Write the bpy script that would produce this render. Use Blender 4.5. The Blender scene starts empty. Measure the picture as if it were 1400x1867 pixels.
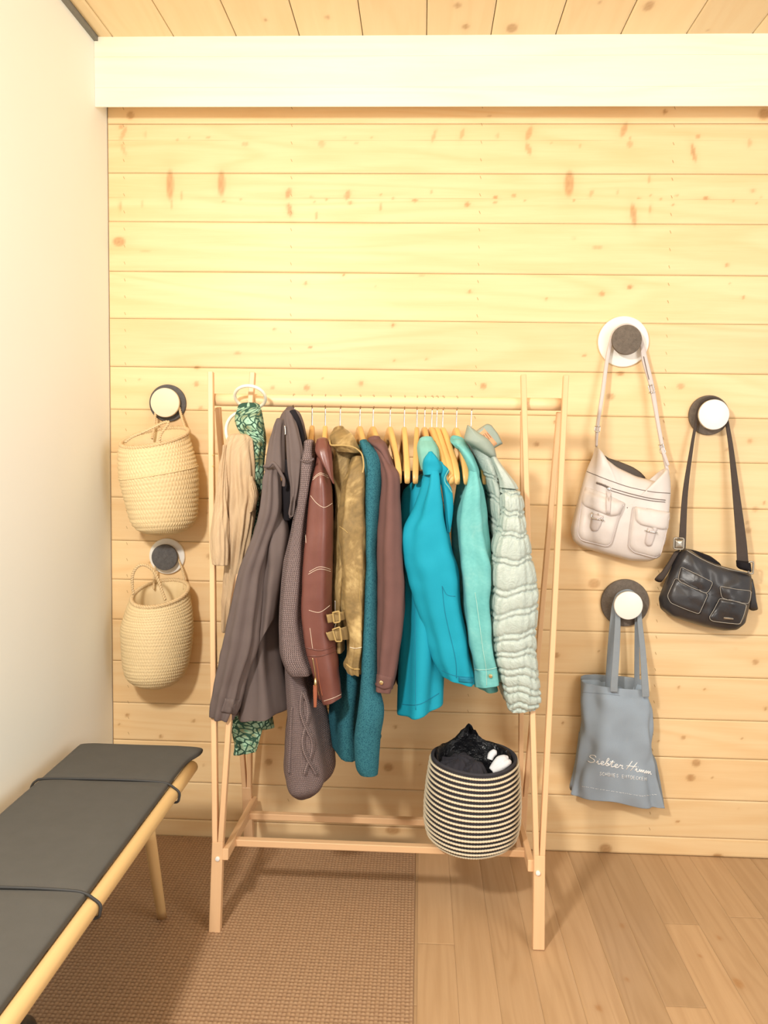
import bpy, bmesh, math, random
import numpy as np
from mathutils import Vector, Matrix
from mathutils.bvhtree import BVHTree
from mathutils import noise as mnoise

# ------------------------------------------------------------------ camera
W, H, F = 1400, 1867, 1520.0
YAW, PITCH, ROLL = [math.radians(v) for v in (-2.485, -4.43, 0.93)]
CAM = np.array([0.0, -2.6, 1.279])
_f = np.array([math.sin(YAW)*math.cos(PITCH), math.cos(YAW)*math.cos(PITCH), math.sin(PITCH)])
_r0 = np.array([math.cos(YAW), -math.sin(YAW), 0.0]); _u0 = np.cross(_r0, _f)
_r = math.cos(ROLL)*_r0 + math.sin(ROLL)*_u0
_u = -math.sin(ROLL)*_r0 + math.cos(ROLL)*_u0
scene = bpy.context.scene
COL = scene.collection
cam_d = bpy.data.cameras.new('camera'); cam = bpy.data.objects.new('camera', cam_d); COL.objects.link(cam)
cam_d.sensor_fit = 'VERTICAL'; cam_d.sensor_height = 36.0; cam_d.lens = F/H*36.0
cam_d.clip_start = 0.02
cam.matrix_world = Matrix(((_r[0], _u[0], -_f[0], CAM[0]), (_r[1], _u[1], -_f[1], CAM[1]),
                           (_r[2], _u[2], -_f[2], CAM[2]), (0, 0, 0, 1)))
scene.camera = cam

# ------------------------------------------------------------------ world, lights, exposure
wd = bpy.data.worlds.new('world'); scene.world = wd; wd.use_nodes = True
bg = wd.node_tree.nodes['Background']
bg.inputs[0].default_value = (1.0, 0.96, 0.90, 1); bg.inputs[1].default_value = 0.62
def area(name, loc, target, sx, sy, power, col):
    l = bpy.data.lights.new(name, 'AREA'); l.shape = 'RECTANGLE'; l.size = sx; l.size_y = sy
    l.energy = power; l.color = col
    o = bpy.data.objects.new(name, l); COL.objects.link(o); o.location = loc
    o.rotation_euler = (Vector(target)-Vector(loc)).to_track_quat('-Z', 'Y').to_euler()
    return o
area('high_window_light', (-.80, -2.35, 2.15), (0.9, -0.2, 0.0), 0.19, 0.19, 43, (1.0, 0.955, 0.885))
area('side_fill_light', (1.75, -2.7, 1.7), (-.98, -.45, 1.75), 1.2, 1.5, 30, (1.0, 0.97, 0.92))  # added fill from the right to brighten the left wall, no known window
scene.view_settings.view_transform = 'Standard'; scene.view_settings.look = 'None'
scene.view_settings.exposure = 0.24; scene.view_settings.gamma = 1.0
scene.view_settings.use_curve_mapping = False
scene.cycles.use_denoising = True
scene.cycles.max_bounces = 8; scene.cycles.diffuse_bounces = 5

# ------------------------------------------------------------------ helpers
def ray(px, py): return _r*(px-W/2)/F - _u*(py-H/2)/F + _f
def at(px, py, Y):
    d = ray(px, py); return CAM + d*(Y-CAM[1])/d[1]
def atz(px, py, Z):
    d = ray(px, py); return CAM + d*(Z-CAM[2])/d[2]
def V(p): return Vector((float(p[0]), float(p[1]), float(p[2])))

ORG = {}
def tag(o, label=None, cat=None, group=None, kind=None):
    if label: o['label'] = label
    if cat: o['category'] = cat
    if group: o['group'] = group
    if kind: o['kind'] = kind
    return o
def thing(name, label, cat, loc=(0, 0, 0), group=None):
    o = bpy.data.objects.new(name, None); COL.objects.link(o)
    o.empty_display_size = 0.05
    o.location = [float(v) for v in loc]; ORG[o] = np.array([float(v) for v in loc])
    return tag(o, label, cat, group)
def mk(name, verts, faces, mat, parent=None, smooth=True, uv=None, org=None, attrs=None):
    verts = np.asarray(verts, float)
    if parent is not None: base = ORG[parent]
    elif org is not None: base = np.asarray(org, float)
    else:
        lo, hi = verts.min(0), verts.max(0); base = np.array([(lo[0]+hi[0])/2, (lo[1]+hi[1])/2, lo[2]])
    me = bpy.data.meshes.new(name)
    me.from_pydata((verts-base).tolist(), [], faces if isinstance(faces, list) else faces.tolist())
    if uv is not None:
        ul = me.uv_layers.new(name='UVMap'); idx = np.empty(len(me.loops), np.int32)
        me.loops.foreach_get('vertex_index', idx)
        ul.data.foreach_set('uv', np.asarray(uv, np.float32)[idx].ravel())
    if attrs:
        for k, a in attrs.items():
            at_ = me.attributes.new(k, 'FLOAT', 'POINT'); at_.data.foreach_set('value', np.asarray(a, np.float32))
    me.polygons.foreach_set('use_smooth', np.full(len(me.polygons), smooth))
    me.materials.append(mat); me.update()
    o = bpy.data.objects.new(name, me); COL.objects.link(o)
    if parent is not None: o.parent = parent
    else: o.location = base.tolist()
    ORG[o] = base
    return o
def bvh(*parts):
    vs, fs = [], []
    for v, f in parts:
        k = len(vs); vs += [tuple(map(float, p)) for p in v]; fs += [tuple(i+k for i in q) for q in f]
    return BVHTree.FromPolygons(vs, fs)
def hit(tree, px, py, off=0.0, fallY=-0.1):
    d = V(ray(px, py)).normalized()
    loc, nor, i, dist = tree.ray_cast(V(CAM), d)
    if loc is None: return at(px, py, fallY), np.array([0, -1, 0.])
    if nor.dot(d) > 0: nor = -nor
    return np.array(loc + nor*off), np.array(nor)

def catmull(P, n, closed=False):
    P = np.asarray(P, float); m = len(P)
    if closed:
        t = np.linspace(0, m, n, endpoint=False)
    else:
        t = np.linspace(0, m-1, n)
    i = np.floor(t).astype(int)
    if not closed: i = np.minimum(i, m-2)
    u = (t-i)[:, None]
    g = (lambda k: P[k % m]) if closed else (lambda k: P[np.clip(k, 0, m-1)])
    p0, p1, p2, p3 = g(i-1), g(i), g(i+1), g(i+2)
    return .5*((2*p1)+(-p0+p2)*u+(2*p0-5*p1+4*p2-p3)*u*u+(-p0+3*p1-3*p2+p3)*u**3)
def resample(P, n, closed=False):
    P = np.asarray(P, float)
    Q = np.vstack([P, P[:1]]) if closed else P
    s = np.concatenate([[0], np.cumsum(np.linalg.norm(np.diff(Q, axis=0), axis=1))])
    t = np.linspace(0, s[-1], n, endpoint=not closed)
    return np.stack([np.interp(t, s, Q[:, k]) for k in range(P.shape[1])], 1)
def grid_faces(nr, nc, wrap=False, off=0):
    f = []
    for i in range(nr-1):
        a = off+i*nc; b = a+nc
        for j in range(nc-1): f.append((a+j, a+j+1, b+j+1, b+j))
        if wrap: f.append((a+nc-1, a, b, b+nc-1))
    return f

def loft(rows, nlen=60, nseg=44, p=2.2, folds=0.0, nf=5, seed=0, crease=0.0, quilt=None, hem=True, open_top=False, fade=0.15, disp=None):
    """garment tube through pixel rows (xL,yL,xR,yR,Ycentre,thickness[,tilt]); front of the ring faces the room"""
    rng = random.Random(seed)
    R = []
    for r in rows:
        L = at(r[0], r[1], r[4]); Rr = at(r[2], r[3], r[4])
        R.append(np.concatenate([(L+Rr)/2, (Rr-L)/2, [r[5], r[6] if len(r) > 6 else 0.0]]))
    R = catmull(np.array(R), nlen)
    arc = np.concatenate([[0], np.cumsum(np.linalg.norm(np.diff(R[:, :3], axis=0), axis=1))])
    ph = [(rng.randint(2, nf+3), rng.uniform(0, 6.28), rng.uniform(-1.2, 1.2), rng.uniform(.5, 1)) for _ in range(nf)]
    verts, uv = [], []
    th = np.linspace(math.pi/2, math.pi/2+2*math.pi, nseg)
    c0, s0 = np.cos(th), np.sin(th)
    c = np.sign(c0)*np.abs(c0)**(2/p); s = np.sign(s0)*np.abs(s0)**(2/p)
    for i in range(nlen):
        t = i/(nlen-1); mid, half, tk, tilt = R[i, :3], R[i, 3:6], max(R[i, 6], .001), R[i, 7]
        hw = np.linalg.norm(half); hn = half/max(hw, 1e-6)
        fd = np.zeros(nseg)
        for k, f0, dr, am in ph: fd += am*np.sin(k*th+f0+dr*t*3)
        fd *= folds*min(1, (t+.02)/max(fade, 1e-3))/max(1, nf)**.5*2
        if disp is not None: fd = fd+disp(t, th, arc[i], arc[-1])
        P = mid[None]+np.outer(c, half)+np.stack([0*s, s*tk/2, s*tilt], 1)
        out = np.outer(c, hn)+np.stack([0*s, s, 0*s], 1); out /= np.maximum(np.linalg.norm(out, axis=1), 1e-6)[:, None]
        if quilt is not None:
            fd = fd+quilt(arc[i], th, t)
        if crease:
            cr = np.array([mnoise.noise(Vector((P[j, 0]*14+seed, P[j, 1]*14, P[j, 2]*9))) + .5*mnoise.noise(Vector((P[j, 0]*30+seed, P[j, 1]*30, P[j, 2]*24))) for j in range(nseg)])
            fd = fd+crease*cr
        fd[-1] = fd[0]
        P = P+out*fd[:, None]
        verts.append(P)
        per = (hw+tk/2)*math.pi
        uv.append(np.stack([th/(2*math.pi)*per, np.full(nseg, arc[i])], 1))
    def ringscale(P, k, dz, dv):
        m = P.mean(0); Q = m+(P-m)*k; Q = Q+np.array([0, 0, dz]); return Q
    if not open_top:
        top = verts[0]; u0 = uv[0]
        tkh = min(.012, np.linalg.norm(R[0, 3:6])*.6)
        verts = [ringscale(top, .02, tkh, 0), ringscale(top, .6, tkh*.85, 0), ringscale(top, .88, tkh*.5, 0)]+verts
        uv = [u0, u0, u0]+uv
    else:
        top = verts[0]; u0 = uv[0]
        verts = [ringscale(top, .84, -.12, 0), ringscale(top, .89, -.03, 0), ringscale(top, .96, 0, 0)]+verts; uv = [u0, u0, u0]+uv
    if hem:
        b = verts[-1]; ub = uv[-1]
        verts += [ringscale(b, .95, -.001, 0), ringscale(b, .88, .001, 0), ringscale(b, .8, .004, 0), ringscale(b, .02, .005, 0)]; uv += [ub]*4
    nr = len(verts)
    return np.vstack(verts), grid_faces(nr, nseg), np.vstack(uv)

def smooth_outline(pts, n=80, k=1):
    P = resample(pts, n, True)
    for _ in range(k):
        P = .25*np.roll(P, 1, 0)+.5*P+.25*np.roll(P, -1, 0)
    return P
def pillow(pts, Yb, T, n=90, rings=10, smooth=2, p=2.4, back=0.25, tiltY=None, wrinkle=0.0, seed=0):
    """stuffed shape from a pixel outline: flat-ish back at Yb, front bulging T towards the room"""
    P2 = smooth_outline(pts, n, smooth); c = P2.mean(0)
    vs = []; uv = []
    def q(pt, y):
        yy = Yb+(tiltY(pt) if tiltY else 0)
        base = at(pt[0], pt[1], yy-T*.4)
        return base+np.array([0, (yy+y)-(yy-T*.4), 0])
    for side in (0, 1):
        ks = np.linspace(0.0, 1.0, rings) if side == 0 else np.linspace(1.0, 0.0, rings)[1:]
        for k in ks:
            kk = max(k, .01)
            h = (1-kk**p)**(1/p)
            y = -T*.4-(T*.6)*h if side == 0 else -T*.4+T*.4*h
            for pt in c+(P2-c)*kk:
                v = q(pt, y)
                if wrinkle and side == 0:
                    v[1] -= wrinkle*h*(mnoise.noise(Vector((v[0]*16+seed, v[2]*10, seed)))+.5*mnoise.noise(Vector((v[0]*34, v[2]*34+seed, 1))))
                vs.append(v); uv.append((v[0], v[2]))
    nr = len(vs)//n
    return np.array(vs), grid_faces(nr, n, True), np.array(uv)
def patch(tree, pts, T, n=64, rings=7, smooth=1, p=3.0, fallY=-0.1, base=0.0):
    """padded panel lying on a surface: every point found on the surface beneath it"""
    P2 = smooth_outline(pts, n, smooth); c = P2.mean(0); vs = []; uv = []
    for k in np.linspace(.01, 1, rings):
        h = (1-k**p)**(1/p) if k < 1 else 0
        for pt in c+(P2-c)*k:
            v, nn = hit(tree, pt[0], pt[1], 0, fallY); nn = nn*.5+np.array([0, -.5, 0]); nn /= np.linalg.norm(nn)
            vs.append(v+nn*(T*(.35+.65*h)+base)); uv.append((v[0], v[2]))
    for pt in P2:
        v, nn = hit(tree, pt[0], pt[1], 0, fallY); vs.append(v+np.array([0, .002, 0])); uv.append((v[0], v[2]))
    return np.array(vs), grid_faces(rings+1, n, True), np.array(uv)
def tube(pts, r, n=8, closed=False, cap=True):
    P = np.asarray(pts, float); m = len(P); r = np.full(m, r) if np.isscalar(r) else np.asarray(r, float)
    T = np.roll(P, -1, 0)-np.roll(P, 1, 0)
    if not closed: T[0] = P[1]-P[0]; T[-1] = P[-1]-P[-2]
    T /= np.maximum(np.linalg.norm(T, axis=1), 1e-9)[:, None]
    a = np.array([0, 0, 1.]) if abs(T[0][2]) < .9 else np.array([1., 0, 0])
    vs = []; uv = []
    N = np.cross(T[0], a); N /= np.linalg.norm(N); s = 0
    for i in range(m):
        N = N-T[i]*N.dot(T[i]); N /= max(np.linalg.norm(N), 1e-9); B = np.cross(T[i], N)
        if i: s += np.linalg.norm(P[i]-P[i-1])
        for j in range(n):
            an = 2*math.pi*j/n; vs.append(P[i]+(N*math.cos(an)+B*math.sin(an))*r[i]); uv.append((j/n*6.28*r[i], s))
    f = grid_faces(m, n, True)
    if closed:
        b = (m-1)*n
        best = min(range(n), key=lambda k: np.linalg.norm(vs[k]-vs[b]))
        f += [(b+j, b+(j+1) % n, (j+1+best) % n, (j+best) % n) for j in range(n)]
    elif cap:
        f.append(tuple(range(n))[::-1]); f.append(tuple(range((m-1)*n, m*n)))
    return np.array(vs), f, np.array(uv)
def join(*ms):
    vs, fs, us = [], [], []; k = 0
    for m in ms:
        vs.append(np.asarray(m[0])); fs += [tuple(i+k for i in q) for q in m[1]]
        us.append(np.asarray(m[2]) if len(m) > 2 else np.zeros((len(m[0]), 2))); k += len(m[0])
    return np.vstack(vs), fs, np.vstack(us)
def rope(pts, r, pitch, n=6, strands=2, closed=False):
    P = catmull(pts, max(24, int(sum(np.linalg.norm(np.diff(np.asarray(pts, float), axis=0), axis=1))/.003)), closed)
    s = np.concatenate([[0], np.cumsum(np.linalg.norm(np.diff(P, axis=0), axis=1))])
    T = np.gradient(P, axis=0); T /= np.maximum(np.linalg.norm(T, axis=1), 1e-9)[:, None]
    ms = []
    for k in range(strands):
        an = s/pitch*2*math.pi+k*2*math.pi/strands
        A = np.cross(T, np.array([0.3, 1, 0.2])); A /= np.linalg.norm(A, axis=1)[:, None]; B = np.cross(T, A)
        ms.append(tube(P+(A*np.cos(an)[:, None]+B*np.sin(an)[:, None])*r*.55, r*.62, n))
    return join(*ms)
def box(lo, hi):
    x0, y0, z0 = lo; x1, y1, z1 = hi
    v = [(x0, y0, z0), (x1, y0, z0), (x1, y1, z0), (x0, y1, z0), (x0, y0, z1), (x1, y0, z1), (x1, y1, z1), (x0, y1, z1)]
    f = [(0, 3, 2, 1), (4, 5, 6, 7), (0, 1, 5, 4), (1, 2, 6, 5), (2, 3, 7, 6), (3, 0, 4, 7)]
    return np.array(v, float), f
def stick(p0, p1, w, d, w1=None, d1=None):
    """straight timber, width along x, depth perpendicular; flat ends"""
    p0, p1 = np.array(p0, float), np.array(p1, float); t = p1-p0; L = np.linalg.norm(t); t /= L
    a = np.array([1., 0, 0]) if abs(t[0]) < .8 else np.array([0, 0, 1.])
    a = a-t*a.dot(t); a /= np.linalg.norm(a); b = np.cross(t, a)
    vs, uv = [], []
    e = .0012
    for P, ww, dd, vv, k in ((p0, w, d, 0, e), (p0+t*e, w, d, e, 0), (p1-t*e, w1 or w, d1 or d, L-e, 0), (p1, w1 or w, d1 or d, L, e)):
        x, y = ww/2-k, dd/2-k; cc = .0016 if k == 0 else .001
        for sx, sy, o in ((-1, -1, 0), (-1, -1, 1), (1, -1, 1), (1, -1, 0), (1, 1, 0), (1, 1, 1), (-1, 1, 1), (-1, 1, 0)):
            xx = sx*(x-(cc if o else 0)); yy = sy*(y-(0 if o else cc))
            vs.append(P+a*xx+b*yy); uv.append((xx+yy*1.7, vv))
    f = grid_faces(4, 8, True); f.append(tuple(range(8))[::-1]); f.append(tuple(range(24, 32)))
    return np.array(vs), f, np.array(uv)
def disc(c, r, y0, y1, n=64, bev=.0015, tilt=0):
    prof = [(0.0, y1), (r-bev, y1), (r-bev*.3, y1+bev*.3), (r, y1+bev), (r, y0), (0.0, y0)]
    vs = []
    for rr, y in prof:
        rr = max(rr, 1e-4)
        for j in range(n):
            a = 2*math.pi*j/n; vs.append((c[0]+rr*math.cos(a), y, c[1]+rr*math.sin(a)))
    v = np.array(vs); return v, grid_faces(len(prof), n, True), np.stack([v[:, 0], v[:, 2]], 1)

# ------------------------------------------------------------------ material nodes
class G:
    def __init__(s, name):
        s.m = bpy.data.materials.new(name); s.m.use_nodes = True; s.t = s.m.node_tree
        s.b = s.t.nodes['Principled BSDF']
        s.set(Roughness=.6)
        s._uv = s._ob = None
    def put(s, sock, v):
        if isinstance(v, bpy.types.NodeSocket): s.t.links.new(v, sock)
        elif isinstance(v, (tuple, list)) and len(v) == 3 and sock.type == 'RGBA': sock.default_value = (*v, 1)
        else: sock.default_value = v
    def set(s, **k):
        for a, v in k.items(): s.put(s.b.inputs[a.replace('_', ' ')], v)
        return s
    def node(s, t, ins=None, **pr):
        n = s.t.nodes.new(t)
        for a, v in pr.items(): setattr(n, a, v)
        for a, v in (ins or {}).items(): s.put(n.inputs[a], v)
        return n
    @property
    def uv(s):
        if not s._uv: s._uv = s.node('ShaderNodeTexCoord').outputs['UV']
        return s._uv
    @property
    def ob(s):
        if not s._ob: s._ob = s.node('ShaderNodeTexCoord').outputs['Object']
        return s._ob
    def rnd(s): return s.node('ShaderNodeObjectInfo').outputs['Random']
    def attr(s, n): return s.node('ShaderNodeAttribute', attribute_name=n).outputs['Fac']
    def mth(s, op, a, b=0.0, c=0.0):
        n = s.node('ShaderNodeMath', operation=op); s.put(n.inputs[0], a); s.put(n.inputs[1], b); s.put(n.inputs[2], c); return n.outputs[0]
    def mapv(s, v, scale=(1, 1, 1), loc=(0, 0, 0), rot=(0, 0, 0)):
        return s.node('ShaderNodeMapping', {'Vector': v, 'Scale': scale, 'Location': loc, 'Rotation': rot}).outputs[0]
    def xyz(s, v):
        n = s.node('ShaderNodeSeparateXYZ', {0: v}); return n.outputs
    def comb(s, x, y, z=0.0): return s.node('ShaderNodeCombineXYZ', {0: x, 1: y, 2: z}).outputs[0]
    def noise(s, v, scale, detail=3, rough=.5, dist=0.0):
        return s.node('ShaderNodeTexNoise', {'Vector': v, 'Scale': scale, 'Detail': detail, 'Roughness': rough, 'Distortion': dist}).outputs['Fac']
    def voro(s, v, scale, feature='F1', rnd=1.0):
        n = s.node('ShaderNodeTexVoronoi', {'Vector': v, 'Scale': scale, 'Randomness': rnd}, feature=feature); return n.outputs['Distance']
    def ramp(s, f, stops, interp='LINEAR'):
        n = s.node('ShaderNodeValToRGB', {0: f}); cr = n.color_ramp; cr.interpolation = interp
        while len(cr.elements) < len(stops): cr.elements.new(.5)
        for e, (p, c) in zip(cr.elements, stops):
            e.position = p; e.color = (*c, 1) if not np.isscalar(c) else (c, c, c, 1)
        return n.outputs[0]
    def mix(s, f, a, b, mode='MIX'):
        n = s.node('ShaderNodeMix', data_type='RGBA', blend_type=mode); s.put(n.inputs[0], f); s.put(n.inputs[6], a); s.put(n.inputs[7], b); return n.outputs[2]
    def bump(s, h, strength=.3, dist=.002):
        prev = s.b.inputs['Normal']
        n = s.node('ShaderNodeBump', {'Height': h, 'Strength': strength, 'Distance': dist})
        if prev.is_linked: s.t.links.new(prev.links[0].from_socket, n.inputs['Normal'])
        s.put(prev, n.outputs[0]); return s
def lin(r, g, b):
    return tuple((c/255/12.92 if c/255 <= .04045 else ((c/255+.055)/1.055)**2.4) for c in (r, g, b))
def plain(name, c, rough=.5, metal=0.0, var=.12, scale=30, bump=0.0):
    g = G(name); n = g.noise(g.ob, scale, 3)
    g.set(Base_Color=g.mix(n, tuple(x*(1-var) for x in c), tuple(min(1, x*(1+var)) for x in c)), Roughness=rough, Metallic=metal)
    if bump: g.bump(n, bump, .002)
    return g.m
def wood(name, light, dark, along, knots=False, rough=.5, stretch=26, contrast=1.0, figure=6.0, uv=False, spec=.35, vary=.1):
    """grain running along axis 'along' (0,1,2)"""
    g = G(name); r = g.rnd()
    src = g.uv if uv else g.ob
    x, y, z = g.xyz(src)
    ax = [x, y, z]; L = ax[along]; A, B = [ax[k] for k in range(3) if k != along]
    off = g.mth('MULTIPLY', r, 37.0)
    v1 = g.comb(g.mth('MULTIPLY_ADD', L, 1.4, off), g.mth('MULTIPLY', A, stretch), g.mth('MULTIPLY', B, stretch))
    n1 = g.noise(v1, 2.2, 5, .6, .4)
    v2 = g.comb(g.mth('MULTIPLY_ADD', L, .55, off), g.mth('MULTIPLY', A, figure), g.mth('MULTIPLY', B, figure))
    n2 = g.noise(v2, 1.3, 1.5, .4, .6)
    bands = g.mth('MULTIPLY_ADD', g.mth('SINE', g.mth('MULTIPLY', n2, 42.0)), .5, .5)
    v3 = g.comb(g.mth('MULTIPLY_ADD', L, 8.0, off), g.mth('MULTIPLY', A, 420.0), g.mth('MULTIPLY', B, 420.0))
    n3 = g.noise(v3, 1.0, 2)
    f = g.mth('ADD', g.mth('MULTIPLY', n1, .62), g.mth('MULTIPLY_ADD', g.mth('POWER', bands, 2.0), .2, g.mth('MULTIPLY', n3, .16)))
    f = g.mth('ADD', g.mth('MULTIPLY', g.mth('SUBTRACT', f, .5), 1.5*contrast), .42, )
    f = g.node('ShaderNodeClamp', {0: f}).outputs[0]
    c = g.mix(f, light, dark)
    tone = g.mth('MULTIPLY_ADD', r, 2*vary, 1-vary)
    hsv = g.node('ShaderNodeHueSaturation', {'Value': tone, 'Color': c}).outputs[0]
    c = hsv
    if knots:
        k = g.attr('knot'); h = g.attr('halo')
        c = g.mix(g.mth('MULTIPLY', h, .3), c, (dark[0]*.8, dark[1]*.62, dark[2]*.45))
        c = g.mix(g.mth('MULTIPLY', k, .8), c, lin(160, 110, 58))
    g.set(Base_Color=c, Roughness=rough)
    g.b.inputs['Specular IOR Level'].default_value = spec
    g.bump(f, .12, .0008)
    return g.m
def fabric(name, c, c2=None, rough=.85, weave=900, strength=.25, var=40, sheen=0.0, spec=.25):
    g = G(name); c2 = c2 or tuple(x*.75 for x in c)
    n = g.noise(g.uv, var, 4, .6)
    x, y, _ = g.xyz(g.uv)
    w = g.mth('MULTIPLY', g.mth('SINE', g.mth('MULTIPLY', x, weave*4)), g.mth('SINE', g.mth('MULTIPLY', y, weave*4)))
    n2 = g.noise(g.uv, weave*.7, 2)
    g.set(Base_Color=g.mix(g.mth('MULTIPLY_ADD', n2, .4, g.mth('MULTIPLY', n, .6)), c2, c), Roughness=rough)
    g.b.inputs['Specular IOR Level'].default_value = spec
    if sheen: g.set(Sheen_Weight=sheen, Sheen_Roughness=.35); g.b.inputs['Sheen Tint'].default_value = (*c, 1)
    g.bump(w, strength*.4, .0006); g.bump(n, strength, .004)
    return g.m
def knit(name, c, c2, w=.0055, h=.0045, strength=.8):
    g = G(name); x, y, _ = g.xyz(g.uv)
    fx = g.mth('FRACT', g.mth('DIVIDE', x, w)); tri = g.mth('ABSOLUTE', g.mth('SUBTRACT', fx, .5))
    s = g.mth('SINE', g.mth('MULTIPLY', g.mth('ADD', g.mth('DIVIDE', y, h), g.mth('MULTIPLY', tri, 1.3)), 6.2832))
    gro = g.mth('SINE', g.mth('MULTIPLY', fx, 3.1416))
    hgt = g.mth('ADD', g.mth('MULTIPLY_ADD', s, .3, .5), g.mth('MULTIPLY', gro, .5))
    n = g.noise(g.uv, 260, 3, .7)
    hh = g.mth('MULTIPLY_ADD', n, .5, g.mth('MULTIPLY', hgt, .6))
    g.set(Base_Color=g.ramp(hh, [(.3, c2), (.75, c), (.97, tuple(min(1, v*2.0+.03) for v in c))]), Roughness=.95)
    g.b.inputs['Specular IOR Level'].default_value = .1
    g.bump(hh, strength, .004); return g.m

# ------------------------------------------------------------------ materials
PINE_L, PINE_D = (.87, .655, .375), (.77, .50, .235)
M_wall = wood('pine_wall_boards', PINE_L, PINE_D, 0, knots=True, rough=.45, contrast=1.0, stretch=20, figure=5, vary=.05)
M_ceil = wood('pine_ceiling_boards', (.90, .74, .46), (.84, .62, .34), 1, knots=True, rough=.5, contrast=.7, stretch=18, vary=.06)
M_beam = wood('pale_limed_beam', (.92, .86, .72), (.86, .75, .55), 0, rough=.55, contrast=.8, stretch=14, figure=8, vary=0)
M_gap = plain('dark_gap', (.12, .07, .03), .9)
M_oak = wood('oak_floor_strip', (.49, .32, .178), (.37, .225, .112), 1, knots=True, rough=.34, contrast=1.0, stretch=24, figure=9, spec=.5, vary=.16)
M_beech = wood('beech_rack', (.80, .53, .30), (.70, .42, .22), 1, rough=.42, contrast=.55, stretch=45, uv=True, vary=.05)
M_bar = wood('pine_rack_bar', (.88, .67, .40), (.78, .52, .26), 1, rough=.42, contrast=.6, stretch=45, uv=True, vary=.02)
M_hang = wood('lacquered_hanger_wood', (.78, .47, .17), (.66, .36, .11), 1, rough=.28, contrast=.4, stretch=60, vary=.14)
M_bench = wood('bench_dowel_wood', (.72, .50, .24), (.60, .38, .15), 1, rough=.42, contrast=.5, stretch=45, uv=True, vary=.04)
def plaster():
    g = G('cream_plaster'); n = g.noise(g.ob, 3.0, 4); n2 = g.noise(g.ob, 160, 3)
    g.set(Base_Color=g.mix(n, (.87, .89, .82), (.91, .925, .86)), Roughness=.9); g.bump(n2, .06, .001); return g.m
M_plaster = plaster()
M_grey_trim = plain('grey_joint_strip', (.22, .21, .18), .8, scale=60)
M_chrome = plain('chrome_wire', (.75, .74, .72), .18, 1.0, .03)
M_brass = plain('brass_metal', (.75, .58, .30), .3, 1.0, .05)

# ------------------------------------------------------------------ setting
def struct(name, v, f, m, org=(0, 0, 0), **k):
    o = mk(name, v, f, m, org=org, **k); o['kind'] = 'structure'; return o
XL, XR, YB, ZC = -0.982, 1.9, -3.2, 2.465
wall_back = struct('wall_back', *box((XL-.05, .003, -.05), (XR, .10, ZC+.05)), plain('brown_joint', (.36, .21, .09), .9), smooth=False)

# knots of the wall boards: pixel x, pixel y, radius x, radius y, darkness, lean
K = []
def kn(s, ox, oy, sc):
    for q in s.split(';'):
        a = [float(t) for t in q.split(',')]
        x, y = ox+a[0]/sc, oy+a[1]/sc
        rx = a[2]; ry = a[3] if len(a) > 3 else rx; dk = a[4] if len(a) > 4 else .7; ln = a[5] if len(a) > 5 else 0
        K.append((x, y, rx, ry, dk, ln))
kn('110,70,6,7,.7;72,118,4,4,.6;80,145,4,12,.5,-.4;80,212,3,10,.45,.4;170,150,2,7,.3;435,163,2.5,2,.5;355,163,2,2,.4;590,190,6,4,.45;910,188,6,6,.45;1005,165,2,2,.5;1055,187,2,2,.5;1117,163,2,2,.5;1380,155,3,11,.5,-.3;305,173,2,1.5,.5;275,360,6.5,25,.8;490,355,6.5,21,.8;322,405,2,7,.5;65,450,2,10,.5;160,440,1.5,6,.35;280,440,2,9,.5;500,427,2.5,2,.6;570,421,2,2,.5;770,395,4.5,9,.8,-.2;775,465,4.5,11,.85,.2;888,490,1.7,6,.6;867,411,2,2,.6;878,432,2,2,.6;930,420,2,2,.6;1018,403,5,8,.75,-.2;1030,435,3.5,3.5,.75;1155,403,2,2,.6;1157,453,1.6,6,.6;1210,417,2,2,.6;1300,425,4.5,3,.75;1368,388,2,3,.5;62,598,11,8,.85;172,638,9,2.2,.3;1002,738,2.3,2.3,1;843,773,3.3,3.3,.8;1327,740,5,2,.3;1137,787,1.3,1.3,.5;712,965,2.4,2.4,.9;1208,947,3,3,1;862,1040,2.4,2.4,1;558,1064,6,2.2,.7;1215,1095,2.2,2.2,.8;1350,1088,2,2,.8;388,1125,4.5,3.2,.9;148,1174,2,2,.5', 190, 180, 2.295)
kn('968,55,3.5,3.5,.9;1383,65,9,9.5,.8;235,73,2.5,2.5,.4;120,148,3.5,9,.55,-.3;267,155,2.2,5,.4;400,145,5,12,.6,-.3;398,210,4.5,10,.6,.3;495,183,1.5,1.5,.5;615,199,2,3,.4;797,130,5,12,.65,-.3;822,190,4.5,6,.5;822,166,2.2,2.2,.5;1107,158,3,3.5,.6;1088,225,3.5,15,.8,.25;1322,185,3.5,7,.45;568,355,8,21,.8;660,397,3.2,6,.5,-.3;770,391,1.7,4,.4;905,337,2.2,6,.6;142,442,4.5,4,.8;260,413,3.4,2.8,.8;257,435,3,2.2,.8;337,405,3,3,.65;587,424,2.2,2.2,.7;385,425,1.6,1.6,.6;860,416,2.2,1.8,.7;910,405,1.8,1.8,.6;950,420,1.8,1.8,.6;838,485,5,18,.75,.15;910,462,1.8,9,.6;1140,417,4.8,2.8,.85;1003,443,2,2,.7;1018,403,2,2,.6;1255,427,2,2,.6;1337,385,3.6,3.6,.6;1372,410,1.5,1.5,.5;1352,436,1.8,1.8,.6;588,583,1.9,1.9,.9;686,622,9,3.2,.45;1228,696,3.2,2.8,.75;822,787,4.6,3.6,.95;705,817,4.4,4.4,.75;152,808,3.4,3,.75;471,838,2.2,2.2,.75;1296,831,2.8,2.3,.75;1242,775,1.3,1.3,.5;633,1075,3.6,1.8,.75;782,1150,6.5,3.4,.9', 790, 180, 2.295)
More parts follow.
